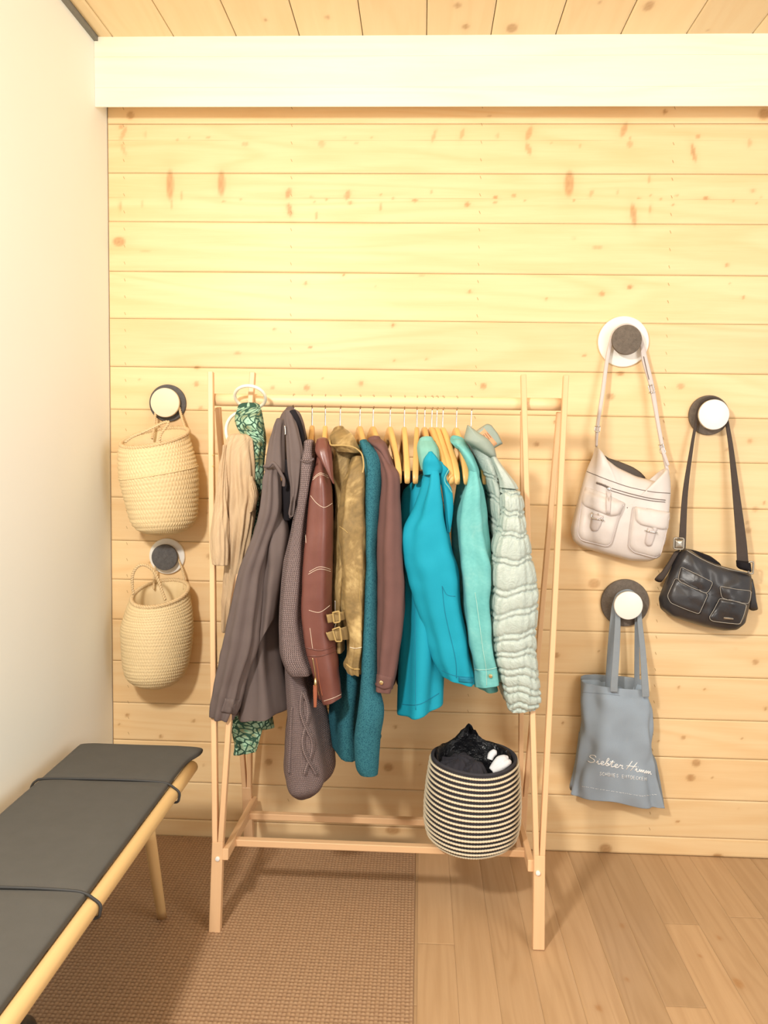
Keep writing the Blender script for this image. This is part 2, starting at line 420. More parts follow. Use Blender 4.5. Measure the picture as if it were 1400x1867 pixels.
kn('559,707,5,5,.8;658,699,4.6,4.6,.75;497,707,3,3,.55;588,689,1.7;382,1014,5,5,.7;379,936,2,2,.5;881,704,5.5,5.5,.75;1014,769,3.6,3.6,.95;978,810,4.6,4.2,.8;1113,723,6.5,6,.7;1241,704,6,5,.65;1367,804,4.8,4.4,.7;1393,917,3,3,.8;1377,928,4.5,5.5,.4;1362,953,3.5,3,.55;1364,967,5.5,5.5,.6;1326,820,3.3,3.3,.5;1083,1064,10,9,.75;1014,1195,5.5,5,.8;1092,1188,1.5,1.5,.8;1341,1183,1.3,1.3,.7;1067,648,2.5,2.3,.6;1175,1205,4.8,4.8,.7;1377,1207,5.5,5,.75;1237,1253,2.2,2.2,1;1285,1257,2.2,2.2,1;1026,1318,2.8,2.8,1;1245,1345,4,4,.75;1353,1347,2.2,2,.8;1395,1292,2.8,2.8,.8;1269,1391,7.5,7,.8;1259,1418,7.5,6.5,.85;1298,1418,1.4,1.4,.8;1235,1498,2.8,2.8,.95;1347,1475,1.5,1.5,.6;1104,1548,11,9.5,.9;1308,1562,9,6,.95;1200,1351,1.8,1.8,.7;232,1304,2.7,2.7,.95;218,1320,1.8,1.8,.8;353,1315,3,3,.8;293,1343,3,3,.9;372,1395,1.8,1.8,.9;511,1327,3,3,.8;721,1325,3.4,3,.8;490,1389,6.5,6,.8;708,1399,8.5,7.5,.85;609,1387,2.2,2.2,.6;767,1393,1.8,1.8,.8;716,1514,13,8,.85;693,1498,7,1.8,.6;358,700,4.6,4.2,.75;258,977,5,8,.5;366,744,4,3,.6;942,1326,2.2,2.2,.6;224,1173,2,2,.9;273,1026,2,2,.9', 0, 0, 1)
KW = []
for x, y, rx, ry, dk, ln in K:
    p = at(x, y, 0.0); KW.append((p[0], p[2], rx*.00171, ry*.00171, dk, ln))
rk = random.Random(5)
for _ in range(26):      # boards to the right of the picture carry on
    KW.append((rk.uniform(1.1, 1.85), rk.uniform(.05, 2.25), rk.uniform(.003, .012), rk.uniform(.003, .012), rk.uniform(.5, .9), 0))
def knot_fields(X, Z, ks):
    k = np.zeros_like(X); h = np.zeros_like(X)
    for x0, z0, rx, rz, dk, ln in ks:
        m = (np.abs(X-x0) < 5*rx+.5*rz+.01) & (np.abs(Z-z0) < 3.5*rz+.01)
        if not m.any(): continue
        dx = X[m]-x0-ln*(Z[m]-z0)*-1; dz = Z[m]-z0
        rr = max(rx, .0026); rzz = max(rz, .0026)
        d = np.sqrt((dx/rr)**2+(dz/rzz)**2)
        t = np.clip((1.35-d)/.75, 0, 1); t = t*t*(3-2*t)
        ring = 1-.25*np.exp(-((d-.45)/.2)**2)
        k[m] = np.maximum(k[m], dk*t*ring)
        h[m] = np.maximum(h[m], .8*dk*np.exp(-((dx/(rr*2.4))**2+(dz/(rzz*1.7))**2)))
    return k, h
SEAMS = [2.44, 2.254, 2.108, 1.962, 1.811, 1.667, 1.518, 1.385, 1.249, 1.108, .970, .845, .715, .580, .443, .320, .185, .060, 0.0]
xs = np.linspace(XL+.003, XR, 470)
for bi in range(len(SEAMS)-1):
    z1, z0 = SEAMS[bi]-.0004, SEAMS[bi+1]+.0004
    nz = max(6, int((z1-z0)/.0052))
    zz = np.concatenate([[z0], np.linspace(z0+.0006, z1-.0006, nz), [z1]])
    pith = {1: 2.2055, 2: 2.0345}.get(bi)
    if pith: zz = np.sort(np.concatenate([zz, pith+np.array([-.0022, -.0009, .0009, .0022])]))
    Xg, Zg = np.meshgrid(xs, zz); Yg = np.zeros_like(Xg)+((bi*7) % 5-2)*.00025; Yg[0] += .0016; Yg[-1] += .0016
    k, h = knot_fields(Xg.ravel(), Zg.ravel(), KW)
    if pith:
        ln = np.where(np.abs(Zg.ravel()-pith) < .0012, .30*np.clip(.55+.6*np.sin(Xg.ravel()*5+bi)+.5*np.sin(Xg.ravel()*17), 0, 1), 0); k = np.maximum(k, ln)
    v = np.stack([Xg, Yg, Zg], -1).reshape(-1, 3)
    mk('board', v, grid_faces(len(zz), len(xs)), M_wall, wall_back, attrs={'knot': k, 'halo': h})
# rows of slanted fixing slots in the boards
sv, sf = [], []
for x0, y0, x1, y1 in ((225, 198, 234, 1278), (532, 197, 525.6, 1463), (879, 195, 853, 1298), (1230, 197, 1183, 1545)):
    a, b = at(x0, y0, 0), at(x1, y1, 0); zt = a[2]
    while zt > .04:
        x = a[0]+(b[0]-a[0])*(a[2]-zt)/(a[2]-b[2]); k = len(sv)
        sv += [(x-.0024, -.0012, zt+.0042), (x-.0012, -.0012, zt+.0042), (x+.0024, -.0012, zt-.0042), (x+.0012, -.0012, zt-.0042)]
        sf.append((k, k+3, k+2, k+1)); zt -= .0515
slots = mk('fixing_slot', np.array(sv), sf, plain('slot_dark', (.36, .22, .09), .9), wall_back); slots['kind'] = 'stuff'

# left wall, ceiling, beam
wall_left = struct('wall_left', *box((XL-.12, -1.9, -.05), (XL, .1, ZC+.12)), M_plaster, smooth=False)
tr = struct('trim_1', *box((XL, -1.9, ZC-.012), (XL+.012, -.097, ZC+.01)), M_grey_trim, smooth=False)
ceiling = struct('ceiling', *box((XL-.12, YB, ZC+.02), (XR, .1, ZC+.12)), M_gap, smooth=False)
rk = random.Random(11)
cx = [XL+.012, -.927]+[-.746+.1845*i for i in range(15)]
CK = [(466/2+700, 103/2, 9, 6, .8), (965/2+700, 22/2, 8, 6, .7), (298/2+700, 97/2, 5, 3.5, .8), (268/2+700, 20/2, 5, 3.5, .7), (968/2, 73/2, 2.5, 2, .8), (1193/2, 63/2, 3, 3, .6), (1182/2+700, 111/2, 2.5, 1.5, .6), (787/2+700, 9/2, 3, 2, .5)]
CKW = []
for x, y, a, b, dk in CK:
    p = atz(x, y, ZC); CKW.append((p[0], p[1], a*.0016, b*.0042, dk, 0))
for _ in range(40): CKW.append((rk.uniform(-.9, 1.7), rk.uniform(-3, -.45), rk.uniform(.004, .012), rk.uniform(.004, .014), .7, 0))
for i in range(len(cx)-1):
    x0, x1 = cx[i]+.0008, cx[i+1]-.0008
    if x0 > XR: break
    x1 = min(x1, XR)
    xg = np.concatenate([[x0], np.linspace(x0+.001, x1-.001, max(4, int((x1-x0)/.007))), [x1]])
    yg = np.concatenate([np.linspace(-.08, -.9, 120), np.linspace(-.91, YB+.01, 20)])
    Xg, Yg = np.meshgrid(xg, yg); Zg = np.full_like(Xg, ZC); Zg[:, 0] += .003; Zg[:, -1] += .003
    k, h = knot_fields(Xg.ravel(), Yg.ravel(), CKW)
    mk('board', np.stack([Xg, Yg, Zg], -1).reshape(-1, 3), grid_faces(len(yg), len(xg)), M_ceil, ceiling, attrs={'knot': k, 'halo': h})
# pale boxed beam under the ceiling, its underside rising to the wall; three laminated lengths in its face
prof = [(-.097, ZC), (-.097, 2.4085), (-.0958, 2.408), (-.097, 2.4075), (-.097, 2.3215), (-.0958, 2.321), (-.097, 2.3205), (-.097, 2.268), (-.095, 2.2665), (.003, 2.309), (.003, ZC)]
bv = np.array([(x, y, z) for y, z in prof for x in (XL+.0005, XR)]); nb = len(prof)
trim_2 = struct('trim_2', bv, [(2*i, 2*i+1, (2*i+3) % (2*nb), (2*i+2) % (2*nb)) for i in range(nb)]+[tuple(range(0, 2*nb, 2))[::-1]], M_beam, smooth=False)

# floor: oak strips
floor = struct('floor', *box((XL-.05, YB, -.08), (XR, .1, -.0015)), plain('floor_joint', (.30, .18, .08), .8), smooth=False)
rk = random.Random(3)
P0, PW = .588, .0955
def floor_y(px, py): return atz(px, py, 0)[1]
fixed = {0: [floor_y(797, 1721)], 7: [floor_y(1254, 1685)], 6: [floor_y(1235, 1835)], 8: []}
FK = [(atz(x, y, 0), r) for x, y, r in ((1134, 1688, .005), (1311, 1710, .005), (1346, 1793, .010), (1092, 1838, .006), (1142, 1786, .004), (1277, 1743, .003))]
FKW = [(p[0], p[1], r, r*1.9, .8, 0) for p, r in FK]
for i in range(-2, 14):
    x0 = .015+PW*i; x1 = x0+PW
    if i in (7,): pass
    cuts = [.001]; y = 0.0
    jj = sorted(fixed.get(i, []), reverse=True)
    if jj: cuts += jj; y = jj[-1]-rk.uniform(.5, .8); cuts.append(y)
    else: y = -rk.uniform(.2, .45) if i > 8 or i < 0 else -rk.uniform(.95, 1.3); cuts.append(y)
    while y > YB: y -= rk.uniform(.55, 1.0); cuts.append(max(y, YB))
    for a, b in zip(cuts[:-1], cuts[1:]):
        if a <= YB: continue
        near = a > -1.1
        xg = np.concatenate([[x0+.0002], np.linspace(x0+.0009, x1-.0009, 16 if near else 2), [x1-.0002]])
        yg = np.concatenate([[a-.0002], np.linspace(a-.0009, b+.0009, max(2, int((a-b)/.006)) if near else 2), [b+.0002]])
        Xg, Yg = np.meshgrid(xg, yg); Zg = np.zeros_like(Xg); Zg[0] -= .0004; Zg[-1] -= .0004; Zg[:, 0] -= .0004; Zg[:, -1] -= .0004
        k, h = knot_fields(Xg.ravel(), Yg.ravel(), FKW)
        mk('floor_strip', np.stack([Xg, Yg, Zg], -1).reshape(-1, 3), grid_faces(len(yg), len(xg)), M_oak, floor, attrs={'knot': k, 'halo': h})

# ------------------------------------------------------------------ rug
def rug_mat():
    g = G('sisal_weave'); z = g.attr('rib'); n = g.noise(g.ob, 90, 4, .7); n2 = g.noise(g.mapv(g.ob, (40, 400, 1)), 1.0, 3)
    c = g.ramp(g.mth('ADD', g.mth('MULTIPLY', z, .55), g.mth('MULTIPLY_ADD', n, .3, g.mth('MULTIPLY', n2, .25))), [(.15, (.13, .068, .034)), (.5, (.30, .175, .095)), (.95, (.48, .315, .185))])  # low gaps between ribs coloured darker, shading painted into the weave
    g.set(Base_Color=c, Roughness=.55); g.b.inputs['Specular IOR Level'].default_value = .5; g.bump(n, .3, .002); return g.m
CW, RH = .0098, .0132
x0, x1, y0, y1 = XL+.006, .0075, -.006, -1.75
nx, ny = int((x1-x0)/CW), int((y0-y1)/RH)
gx = np.linspace(x0, x1, nx*4+1); gy = np.linspace(y0, y1, ny*4+1)
Xg, Yg = np.meshgrid(gx, gy)
cxi = (Xg-x0)/(x1-x0)*nx; cyi = (y0-Yg)/(y0-y1)*ny
par = np.floor(cxi+1e-6) % 2
rib = np.abs(np.sin(np.pi*cyi+par*.35))**.8*(.45+.55*np.abs(np.sin(np.pi*cxi))**.6)
rr = np.random.RandomState(2).rand(*rib.shape)*.14
Zg = .0055+.0032*rib+.0006*rr
edge = np.minimum.reduce([Xg-x0, x1-Xg, y0-Yg, Yg-y1])
Zg = np.where(edge < 1e-6, .0005, Zg)
Yg2 = Yg+np.where(Yg == y0, .002*np.sin(Xg*90)*np.sin(Xg*23), 0)
rug = mk('rug', np.stack([Xg, Yg2, Zg], -1).reshape(-1, 3), grid_faces(len(gy), len(gx)), rug_mat(), attrs={'rib': (rib+rr).ravel()})
tag(rug, 'brown woven sisal rug with ribbed texture lying under the rack and bench', 'rug')

# ------------------------------------------------------------------ clothes rack
rack = thing('clothes_rack', 'slim beech A-frame clothes rack with forked legs and a round hanging bar', 'clothes rack', (-.09, -.27, 0))
BY, BZ, BR = -.28, 1.404, .0172
bp = np.array([(-.586, BY, BZ), (.386, BY, BZ)])
mk('hanging_bar', *tube(resample(bp, 12), BR, 24)[:2], M_bar, rack, uv=tube(resample(bp, 12), BR, 24)[2])
def leg(xf, yf, xo, xi, yt, ztop, zs):
    """forked leg: solid foot, outer and inner prong"""
    s = (zs)/BZ
    f0 = np.array([xf, yf, 0.0]); ys = yf+(yt-yf)*s
    sx = 1 if xo > xi else -1
    fx = xf+(((xo+xi)/2)-xf)*0.04
    foot = mk('leg_foot', *[q for q in stick(f0, (fx, ys, zs), .030, .024, .029, .024)][:2], M_beech, rack, smooth=False, uv=stick(f0, (fx, ys, zs), .030, .024)[2])
    for xt in (xo, xi):
        d = 1 if xt > fx else -1
        yy = yf+(yt-yf)*ztop/BZ
        st = stick((fx+d*.0075, ys, zs-.0005), (xt, yy, ztop), .0138, .0235, .0145, .02)
        mk('leg_prong', st[0], st[1], M_beech, rack, smooth=False, uv=st[2])
    return fx, ys
YF, YBK = BY-BR-.0105, BY+BR+.0105
leg(-.5165, -.520, -.585, -.468, YF, 1.479, .232)
leg(.3255, -.530, .388, .273, YF, 1.481, .232)
YBK = BY+.016
xb_ = lambda px: at(px, 752, YBK)[0]
leg(-.530, -.022, xb_(397), xb_(460), YBK, 1.3835, .205)
leg(.338, -.022, xb_(1020), xb_(954), YBK, 1.3835, .205)
for xs_, xb in ((-.512, -.527), (.322, .336)):
    d = .014 if xs_ < 0 else -.014
    st = stick((xs_+d*1.2, -.500, .203), (xb+d*1.2, -.036, .146), .016, .030)
    mk('side_rail', st[0], st[1], M_beech, rack, smooth=False, uv=st[2])
for (xa, xb, y, z) in ((-.503, .316, -.392, .1865), (-.508, .322, -.168, .160)):
    st = stick((xa, y, z), (xb, y, z-.001), .019, .022)
    mk('cross_rail', st[0], st[1], M_beech, rack, smooth=False, uv=st[2])
M_bolt = plain('pale_bolt_cap', (.86, .84, .80), .35, 0, .02)
for px, py, Y in ((396, 1567, -.507), (981, 1593, -.518), (452, 729, -.318), (961, 735, -.299)):
    c = at(px, py, Y); rr = .006 if py > 1000 else .0042
    v, f, u = disc((c[0], c[2]), rr, Y+.012, Y, 20, .001)
    mk('bolt_cap', v, f, M_bolt if py > 1000 else M_beech, rack)
for px, py in ((388, 830), (388, 850)):
    c = at(px, py, -.394); v, f, u = disc((c[0], c[2]), .0022, -.38, -.396, 12, .0004); mk('plug', v, f, M_hang, rack)

# ------------------------------------------------------------------ hangers
HL = .205
def hanger_meshes():
    n = 41; s = np.linspace(-1, 1, n); a = np.abs(s)
    drop = -.010-.112*np.clip((a-.06)/.94, 0, 1)**1.12-.020*np.clip((a-.75)/.25, 0, 1)**2
    hgt = .040-.019*a**.7; thk = .0125+.0035*a
    vs = []
    for i in range(n):
        y = s[i]*HL; zt = drop[i]; h = hgt[i]; t = thk[i]/2; c = .003
        end = 1.0 if 0 < i < n-1 else .8
        for x, z in ((-t+c, zt), (t-c, zt), (t, zt-c), (t, zt-h+c), (t-c, zt-h), (-t+c, zt-h), (-t, zt-h+c), (-t, zt-c)):
            vs.append((x*end, y, zt-h/2+(z-zt+h/2)*end))
    f = grid_faces(n, 8, True); f.append(tuple(range(8))[::-1]); f.append(tuple(range((n-1)*8, n*8)))
    # hook: stem, then round the bar, over the front to the back
    zc = .0575; R = BR+.0022
    P = [(0, 0, -.02), (0, 0, .012), (0, -.002, .026)]
    for k in range(26):
        an = math.radians(-96-k*9.6); P.append((0, R*math.cos(an), zc+R*math.sin(an)))
    hk = tube(catmull(P, 70), .0017, 8)
    return (np.array(vs), f), hk[:2]
hb, hh = hanger_meshes()
ORIG0 = None
HX = [  # stem pixel, front-tip pixel, label bits, group
 (536, 500, 'hanger almost wholly inside the hooded charcoal jacket, leftmost on the bar'),
 (569, 562, 'wooden hanger holding the grey knitted cardigan'),
 (593, 588, 'wooden hanger holding the brown leather jacket'),
 (620, 645, 'wooden hanger holding the olive velvet jacket'),
 (656, 680, 'wooden hanger holding the long teal cardigan'),
 (680, 712, 'wooden hanger holding the plum brown jacket'),
 (711, 735, 'empty wooden hanger beside the plum brown jacket, first of three empty ones'),
 (737, 745, 'empty wooden hanger, middle of the three left of the turquoise jacket'),
 (760, 757, 'empty wooden hanger just left of the turquoise jacket collar'),
 (774, 795, 'wooden hanger holding the turquoise softshell jacket'),
 (787, 825, 'empty wooden hanger just right of the turquoise jacket collar'),
 (796, 835, 'empty wooden hanger, middle of the three between turquoise and mint jackets'),
 (807, 846, 'empty wooden hanger nearest the mint denim jacket'),
 (832, 858, 'wooden hanger holding the mint denim jacket'),
 (859, 908, 'wooden hanger holding the pale quilted puffer jacket, rightmost on the bar')]
proto = None
for sx, tx, lab in HX:
    a = at(sx, 770, BY); b = at(tx, 875, BY-HL*.95)
    loc = (a[0], BY, BZ-.0575); rz = math.atan2(b[0]-a[0], HL*.95)
    if proto is None:
        o = thing('coat_hanger', lab, 'hanger', loc, 'wooden coat hangers on the rack bar')
        o.location = (0, 0, 0); ORG[o] = np.zeros(3)
        w = mk('arms', hb[0], hb[1], M_hang, o); h = mk('hook', hh[0], hh[1], M_chrome, o)
        proto = (o, w, h)
    else:
        o = proto[0].copy(); COL.objects.link(o)
        for c in proto[1:]:
            q = c.copy(); COL.objects.link(q); q.parent = o
    o.location = loc; o.rotation_euler = (0, 0, rz); o['label'] = lab
    if 'holding' in lab or 'inside' in lab: o.scale = (1, .56 if sx == 859 else .72, 1)

# ------------------------------------------------------------------ garments
def part(name, L, mat, parent, **k):
    return mk(name, L[0], L[1], mat, parent, uv=L[2] if len(L) > 2 else None, **k)
def line_on(tree, pts, r, mat, name, parent, off=.0006, fallY=-.42, n=5, dens=1):
    P2 = catmull(np.array(pts, float), max(6, int(len(pts)*8*dens)))
    P = np.array([hit(tree, x, y, off, fallY)[0] for x, y in P2])
    L = tube(P, r, n); return part(name, L, mat, parent)
def base_of(px, Y=-.28): return at(px, 1000, Y)*np.array([1, 1, 0])
G_ = 'jackets and cardigans on the clothes rack'
FR = -.425      # depth of the sleeves that face the room

# --- hooded charcoal jacket
M_char = fabric('charcoal_softshell', lin(112, 99, 95), lin(94, 82, 80), .8, strength=.12, var=14)
M_black = fabric('black_lining', lin(34, 30, 34), lin(22, 20, 24), .85)
t = thing('hooded_jacket', 'charcoal grey hooded softshell jacket, leftmost garment on the rack', 'jacket', base_of(500), G_)
body = loft([(500, 842, 552, 845, -.30, .20), (492, 880, 546, 885, -.27, .26), (482, 940, 537, 945, -.26, .30), (474, 1040, 519, 1045, -.26, .31), (464, 1140, 509, 1142, -.26, .31), (452, 1220, 520, 1222, -.26, .32), (440, 1277, 531, 1271, -.26, .33), (440, 1288, 531, 1277, -.26, .33)], folds=.006, nf=6, seed=1, crease=.004)
part('body', body, M_char, t)
sl = loft([(486, 852, 507, 852, FR, .05), (480, 872, 511, 874, FR, .085), (475, 925, 512, 928, FR, .10), (462, 972, 500, 976, FR, .10), (438, 1035, 483, 1038, FR, .10), (424, 1095, 476, 1100, FR, .10), (409, 1165, 470, 1170, FR, .10), (398, 1225, 452, 1232, FR, .095), (388, 1272, 438, 1280, FR, .09), (387, 1301, 425, 1310, FR, .085)], nlen=80, folds=.0035, nf=5, seed=2, crease=.006)
slo = part('sleeve', sl, M_char, t); tr_ = bvh(sl[:2])
part('cuff_tab', patch(tr_, [(410, 1273), (438, 1276), (431, 1304), (402, 1298)], .004, 40, 5, 0), M_char, slo)
part('underarm_fold', loft([(500, 930, 519, 936, -.40, .05), (484, 985, 527, 965, -.40, .09), (482, 1040, 526, 1000, -.40, .10), (476, 1110, 516, 1060, -.40, .09), (470, 1180, 504, 1120, -.40, .07)], nlen=40, folds=.003, seed=9, crease=.005), M_char, t)
part('hood', loft([(521, 746, 536, 745, -.30, .03), (515, 762, 547, 758, -.30, .09), (504, 785, 556, 792, -.30, .13), (494, 825, 557, 820, -.31, .17), (486, 855, 553, 850, -.31, .2), (486, 880, 547, 882, -.32, .2)], nlen=40, folds=.004, nf=4, seed=3, crease=.005), M_char, t)
part('shoulder_yoke', loft([(503, 766, 521, 770, -.40, .02), (494, 800, 522, 806, -.40, .05), (488, 838, 522, 840, -.41, .06), (484, 858, 520, 862, -.42, .05)], nlen=30, folds=.002, seed=4, crease=.003), M_char, t)
part('lining', loft([(512, 850, 548, 830, -.415, .02), (513, 880, 545, 880, -.415, .03), (514, 920, 536, 915, -.415, .03), (515, 948, 530, 948, -.415, .02)], nlen=24), M_black, t)
part('placket', loft([(519, 753, 531, 749, -.42, .012), (520, 775, 543, 782, -.435, .022), (523, 820, 552, 825, -.445, .026), (527, 860, 548, 866, -.45, .024), (532, 895, 542, 898, -.45, .02), (529, 925, 536, 928, -.45, .014), (527, 943, 531, 945, -.45, .008)], nlen=40, folds=.0015, seed=5, crease=.003), M_char, t)
part('hood_opening', loft([(527, 752, 540, 750, -.425, .008), (534, 765, 549, 768, -.42, .02), (543, 790, 556, 795, -.40, .03), (549, 820, 558, 822, -.40, .03)], nlen=16), M_black, t)
part('shoulder_tab', tube(catmull([at(x, y, Y) for x, y, Y in ((482, 850, -.455), (490, 850, -.466), (497, 844, -.468), (504, 850, -.47), (511, 862, -.468), (517, 874, -.462), (517, 886, -.455))], 40), .0045, 8), M_char, t)
part('drawcord', tube(catmull([at(x, y, -.466) for x, y in ((533, 905), (529, 922), (527, 938), (533, 941), (536, 928), (537, 912))], 30), .0015, 6), M_char, t)
part('zip_pull', tube(catmull([at(x, y, -.448) for x, y in ((519, 776), (520, 785), (520, 793))], 8), .0018, 6), M_chrome, t)

# --- grey knitted cardigan
M_knit = knit('grey_chunky_knit', lin(122, 106, 104), lin(66, 56, 58), .0062, .0052, .9)
t = thing('knit_cardigan', 'long grey chunky knitted cardigan with cable pattern at its hem', 'cardigan', base_of(560), G_)
body = loft([(556, 815, 576, 812, -.27, .22), (550, 870, 575, 870, -.26, .28), (540, 960, 566, 960, -.26, .30), (528, 1100, 562, 1100, -.26, .31), (528, 1200, 570, 1200, -.27, .32), (530, 1240, 578, 1240, -.28, .32), (530, 1290, 590, 1290, -.29, .32), (525, 1340, 600, 1340, -.30, .31), (522, 1390, 607, 1390, -.31, .29), (527, 1416, 599, 1414, -.32, .27), (542, 1430, 580, 1430, -.32, .22)], nlen=110, nseg=60, folds=.004, nf=5, seed=6, crease=.003, fade=.5)
bo = part('body', body, M_knit, t); trb = bvh(body[:2])
for k, off in enumerate((0, math.pi)):     # the twisted cable running down the front
    pts = []
    for i in range(46):
        q = i/45; y = 1262+q*150; x = 552+q*14+9*(.6+.6*q)*math.sin(q*7.5+off); pts.append((x, y))
    P = np.array([hit(trb, x, y, .002+.002*math.cos(i/45*7.5+off), -.45)[0] for i, (x, y) in enumerate(pts)])
    part('cable', tube(P, .0055, 8), M_knit, bo)
line_on(trb, [(533, 1290), (531, 1340), (528, 1410)], .004, M_knit, 'rib_edge', bo, .001)
sl = loft([(553, 808, 573, 806, FR+.02, .05), (547, 844, 573, 844, FR, .08), (546, 876, 569, 876, FR, .09), (542, 911, 564, 911, FR, .09), (532, 960, 558, 960, FR, .09), (518, 1035, 554, 1035, FR, .095), (511, 1115, 549, 1115, FR, .10), (511, 1160, 553, 1160, FR, .105), (513, 1192, 561, 1192, FR, .105), (521, 1215, 570, 1215, FR, .10), (528, 1226, 573, 1226, FR, .09)], nlen=90, folds=.002, nf=4, seed=7, crease=.003)
part('sleeve', sl, M_knit, t)
part('shoulder_seam', tube(catmull([at(x, y, FR-.047) for x, y in ((549, 838), (560, 842), (572, 836))], 12), .003, 6), M_knit, t)

# --- brown leather jacket
def leather(name, c, c2, rough=.35):
    g = G(name); n = g.noise(g.uv, 9, 4, .6); v = g.voro(g.uv, 420)
    g.set(Base_Color=g.mix(n, c2, c), Roughness=g.mth('MULTIPLY_ADD', n, .25, rough-.1)); g.b.inputs['Specular IOR Level'].default_value = .55
    g.bump(v, .12, .0008); g.bump(n, .25, .004); return g.m
M_leath = leather('brown_leather', lin(130, 80, 68), lin(94, 54, 48), .32)
M_thread = plain('cream_thread', (.80, .66, .52), .8)
M_tan = leather('tan_leather', lin(166, 96, 66), lin(140, 76, 52), .5)
t = thing('leather_jacket', 'brown leather jacket with cream stitching and a zipped sleeve cuff', 'jacket', base_of(590), G_)
body = loft([(578, 812, 606, 815, -.28, .20), (574, 870, 611, 872, -.26, .28), (566, 960, 612, 960, -.25, .30), (560, 1100, 612, 1100, -.25, .30), (570, 1200, 616, 1200, -.25, .30), (584, 1250, 614, 1250, -.25, .28)], folds=.004, nf=4, seed=10)
part('body', body, M_leath, t)
sl = loft([(578, 835, 594, 838, FR+.01, .05), (571, 868, 600, 868, FR, .085), (564, 910, 606, 910, FR, .10), (556, 985, 607, 985, FR, .105), (550, 1065, 605, 1065, FR, .105), (549, 1115, 606, 1115, FR, .105), (554, 1165, 611, 1165, FR, .105), (561, 1195, 614, 1195, FR, .10), (573, 1235, 619, 1232, FR, .095), (585, 1272, 623, 1262, FR, .09), (588, 1281, 624, 1267, FR, .088)], nlen=90, folds=.0022, nf=4, seed=11, crease=.003)
so = part('sleeve', sl, M_leath, t); trs = bvh(sl[:2])
def c1(*pp): return [(370+a/4, 660+b/4) for a, b in pp]
def c3(*pp): return [(370+a/4, 1040+b/4) for a, b in pp]
for pts in (c1((800, 862), (855, 822), (915, 846)), c1((806, 846), (855, 810), (910, 832)), c1((785, 975), (830, 1030), (885, 1060), (942, 1030)), c1((768, 1548), (850, 1510), (932, 1528)), c1((775, 1530), (850, 1494), (930, 1512)), c3((772, 290), (850, 305), (925, 255)), c3((780, 420), (800, 570)), c1((745, 1180), (752, 1320)), c3((882, 952), (950, 930), (1010, 902))):
    line_on(trs, pts, .00062, M_thread, 'stitching', so, .0005)
for pts in (c3((748, 560), (860, 582), (960, 545)), c3((760, 620), (860, 622), (966, 582))):
    line_on(trs, pts, .0016, M_leath, 'cuff_band_edge', so, .0008)
zp = line_on(trs, [(570, 1200), (574, 1222), (577, 1246), (582, 1268)], .0016, M_brass, 'zip', so, .001)
line_on(trs, [(576, 1200), (580, 1222), (583, 1246), (588, 1268)], .0012, M_tan, 'zip_edge', so, .001)
part('zip_slider', tube(np.array([at(575, 1236, -.487), at(575, 1246, -.489), at(574, 1252, -.489)]), [.003, .0042, .0026], 8), M_brass, t)
part('zip_pull', loft([(571, 1250, 577, 1250, -.49, .003), (571, 1265, 578, 1265, -.49, .004), (572, 1289, 577, 1289, -.49, .003)], nlen=12, p=5), M_tan, t)
part('collar', loft([(577, 804, 598, 803, -.42, .06), (574, 822, 603, 816, -.44, .055), (581, 836, 606, 842, -.455, .04), (592, 853, 607, 866, -.465, .026), (602, 872, 609, 880, -.47, .014), (606, 880, 609, 882, -.47, .008)], nlen=40, folds=.001, seed=12), M_leath, t)

# --- olive velvet jacket
def velvet():
    g = G('olive_velvet'); n = g.noise(g.uv, 7, 5, .65, .8); n2 = g.noise(g.uv, 60, 3)
    g.set(Base_Color=g.ramp(g.mth('MULTIPLY_ADD', n2, .25, g.mth('MULTIPLY', n, .75)), [(.3, lin(96, 78, 46)), (.5, lin(144, 118, 72)), (.68, lin(206, 178, 122))]), Roughness=.7, Sheen_Weight=.6, Sheen_Roughness=.3)  # pale and dark patches paint the velvet's shine into its colour
    g.b.inputs['Sheen Tint'].default_value = (.75, .62, .35, 1); g.bump(n, .35, .006); return g.m
M_velv = velvet()
M_piping = plain('olive_piping', lin(176, 148, 92), .7)
t = thing('velvet_jacket', 'olive gold velvet jacket with buckled straps at its waist', 'jacket', base_of(640), G_)
body = loft([(606, 815, 655, 822, -.33, .16), (610, 850, 662, 848, -.30, .24), (614, 893, 660, 893, -.28, .28), (618, 936, 655, 936, -.28, .28), (615, 970, 655, 970, -.28, .29), (612, 1040, 645, 1040, -.28, .30), (613, 1110, 640, 1110, -.28, .30), (615, 1166, 640, 1168, -.28, .30)], folds=.004, nf=5, seed=20, crease=.008)
bo = part('body', body, M_velv, t); trb = bvh(body[:2])
sl = loft([(640, 838, 661, 836, FR+.01, .05), (634, 865, 663, 862, FR, .08), (627, 896, 664, 896, FR, .095), (622, 930, 665, 930, FR, .10), (620, 955, 666, 955, FR, .10), (624, 1000, 666, 1000, FR, .10), (626, 1040, 665, 1040, FR, .10), (630, 1115, 662, 1115, FR, .09), (636, 1165, 660, 1165, FR, .085), (634, 1195, 658, 1195, FR, .085), (631, 1211, 657, 1213, FR, .085), (637, 1222, 656, 1226, FR, .08)], nlen=90, folds=.005, nf=5, seed=21, crease=.008)
so = part('sleeve', sl, M_velv, t); trs = bvh(sl[:2])
line_on(trs, [(631, 1210), (642, 1219), (656, 1220)], .0022, M_piping, 'cuff_piping', so)
line_on(trs, [(638, 1180), (648, 1182), (659, 1180)], .001, M_thread, 'cuff_stitching', so)
line_on(trs, [(654, 1040), (656, 1090), (659, 1150)], .0008, M_piping, 'seam', so)
line_on(trs, [(619, 960), (628, 966), (634, 972)], .0012, M_piping, 'pocket_piping', so)
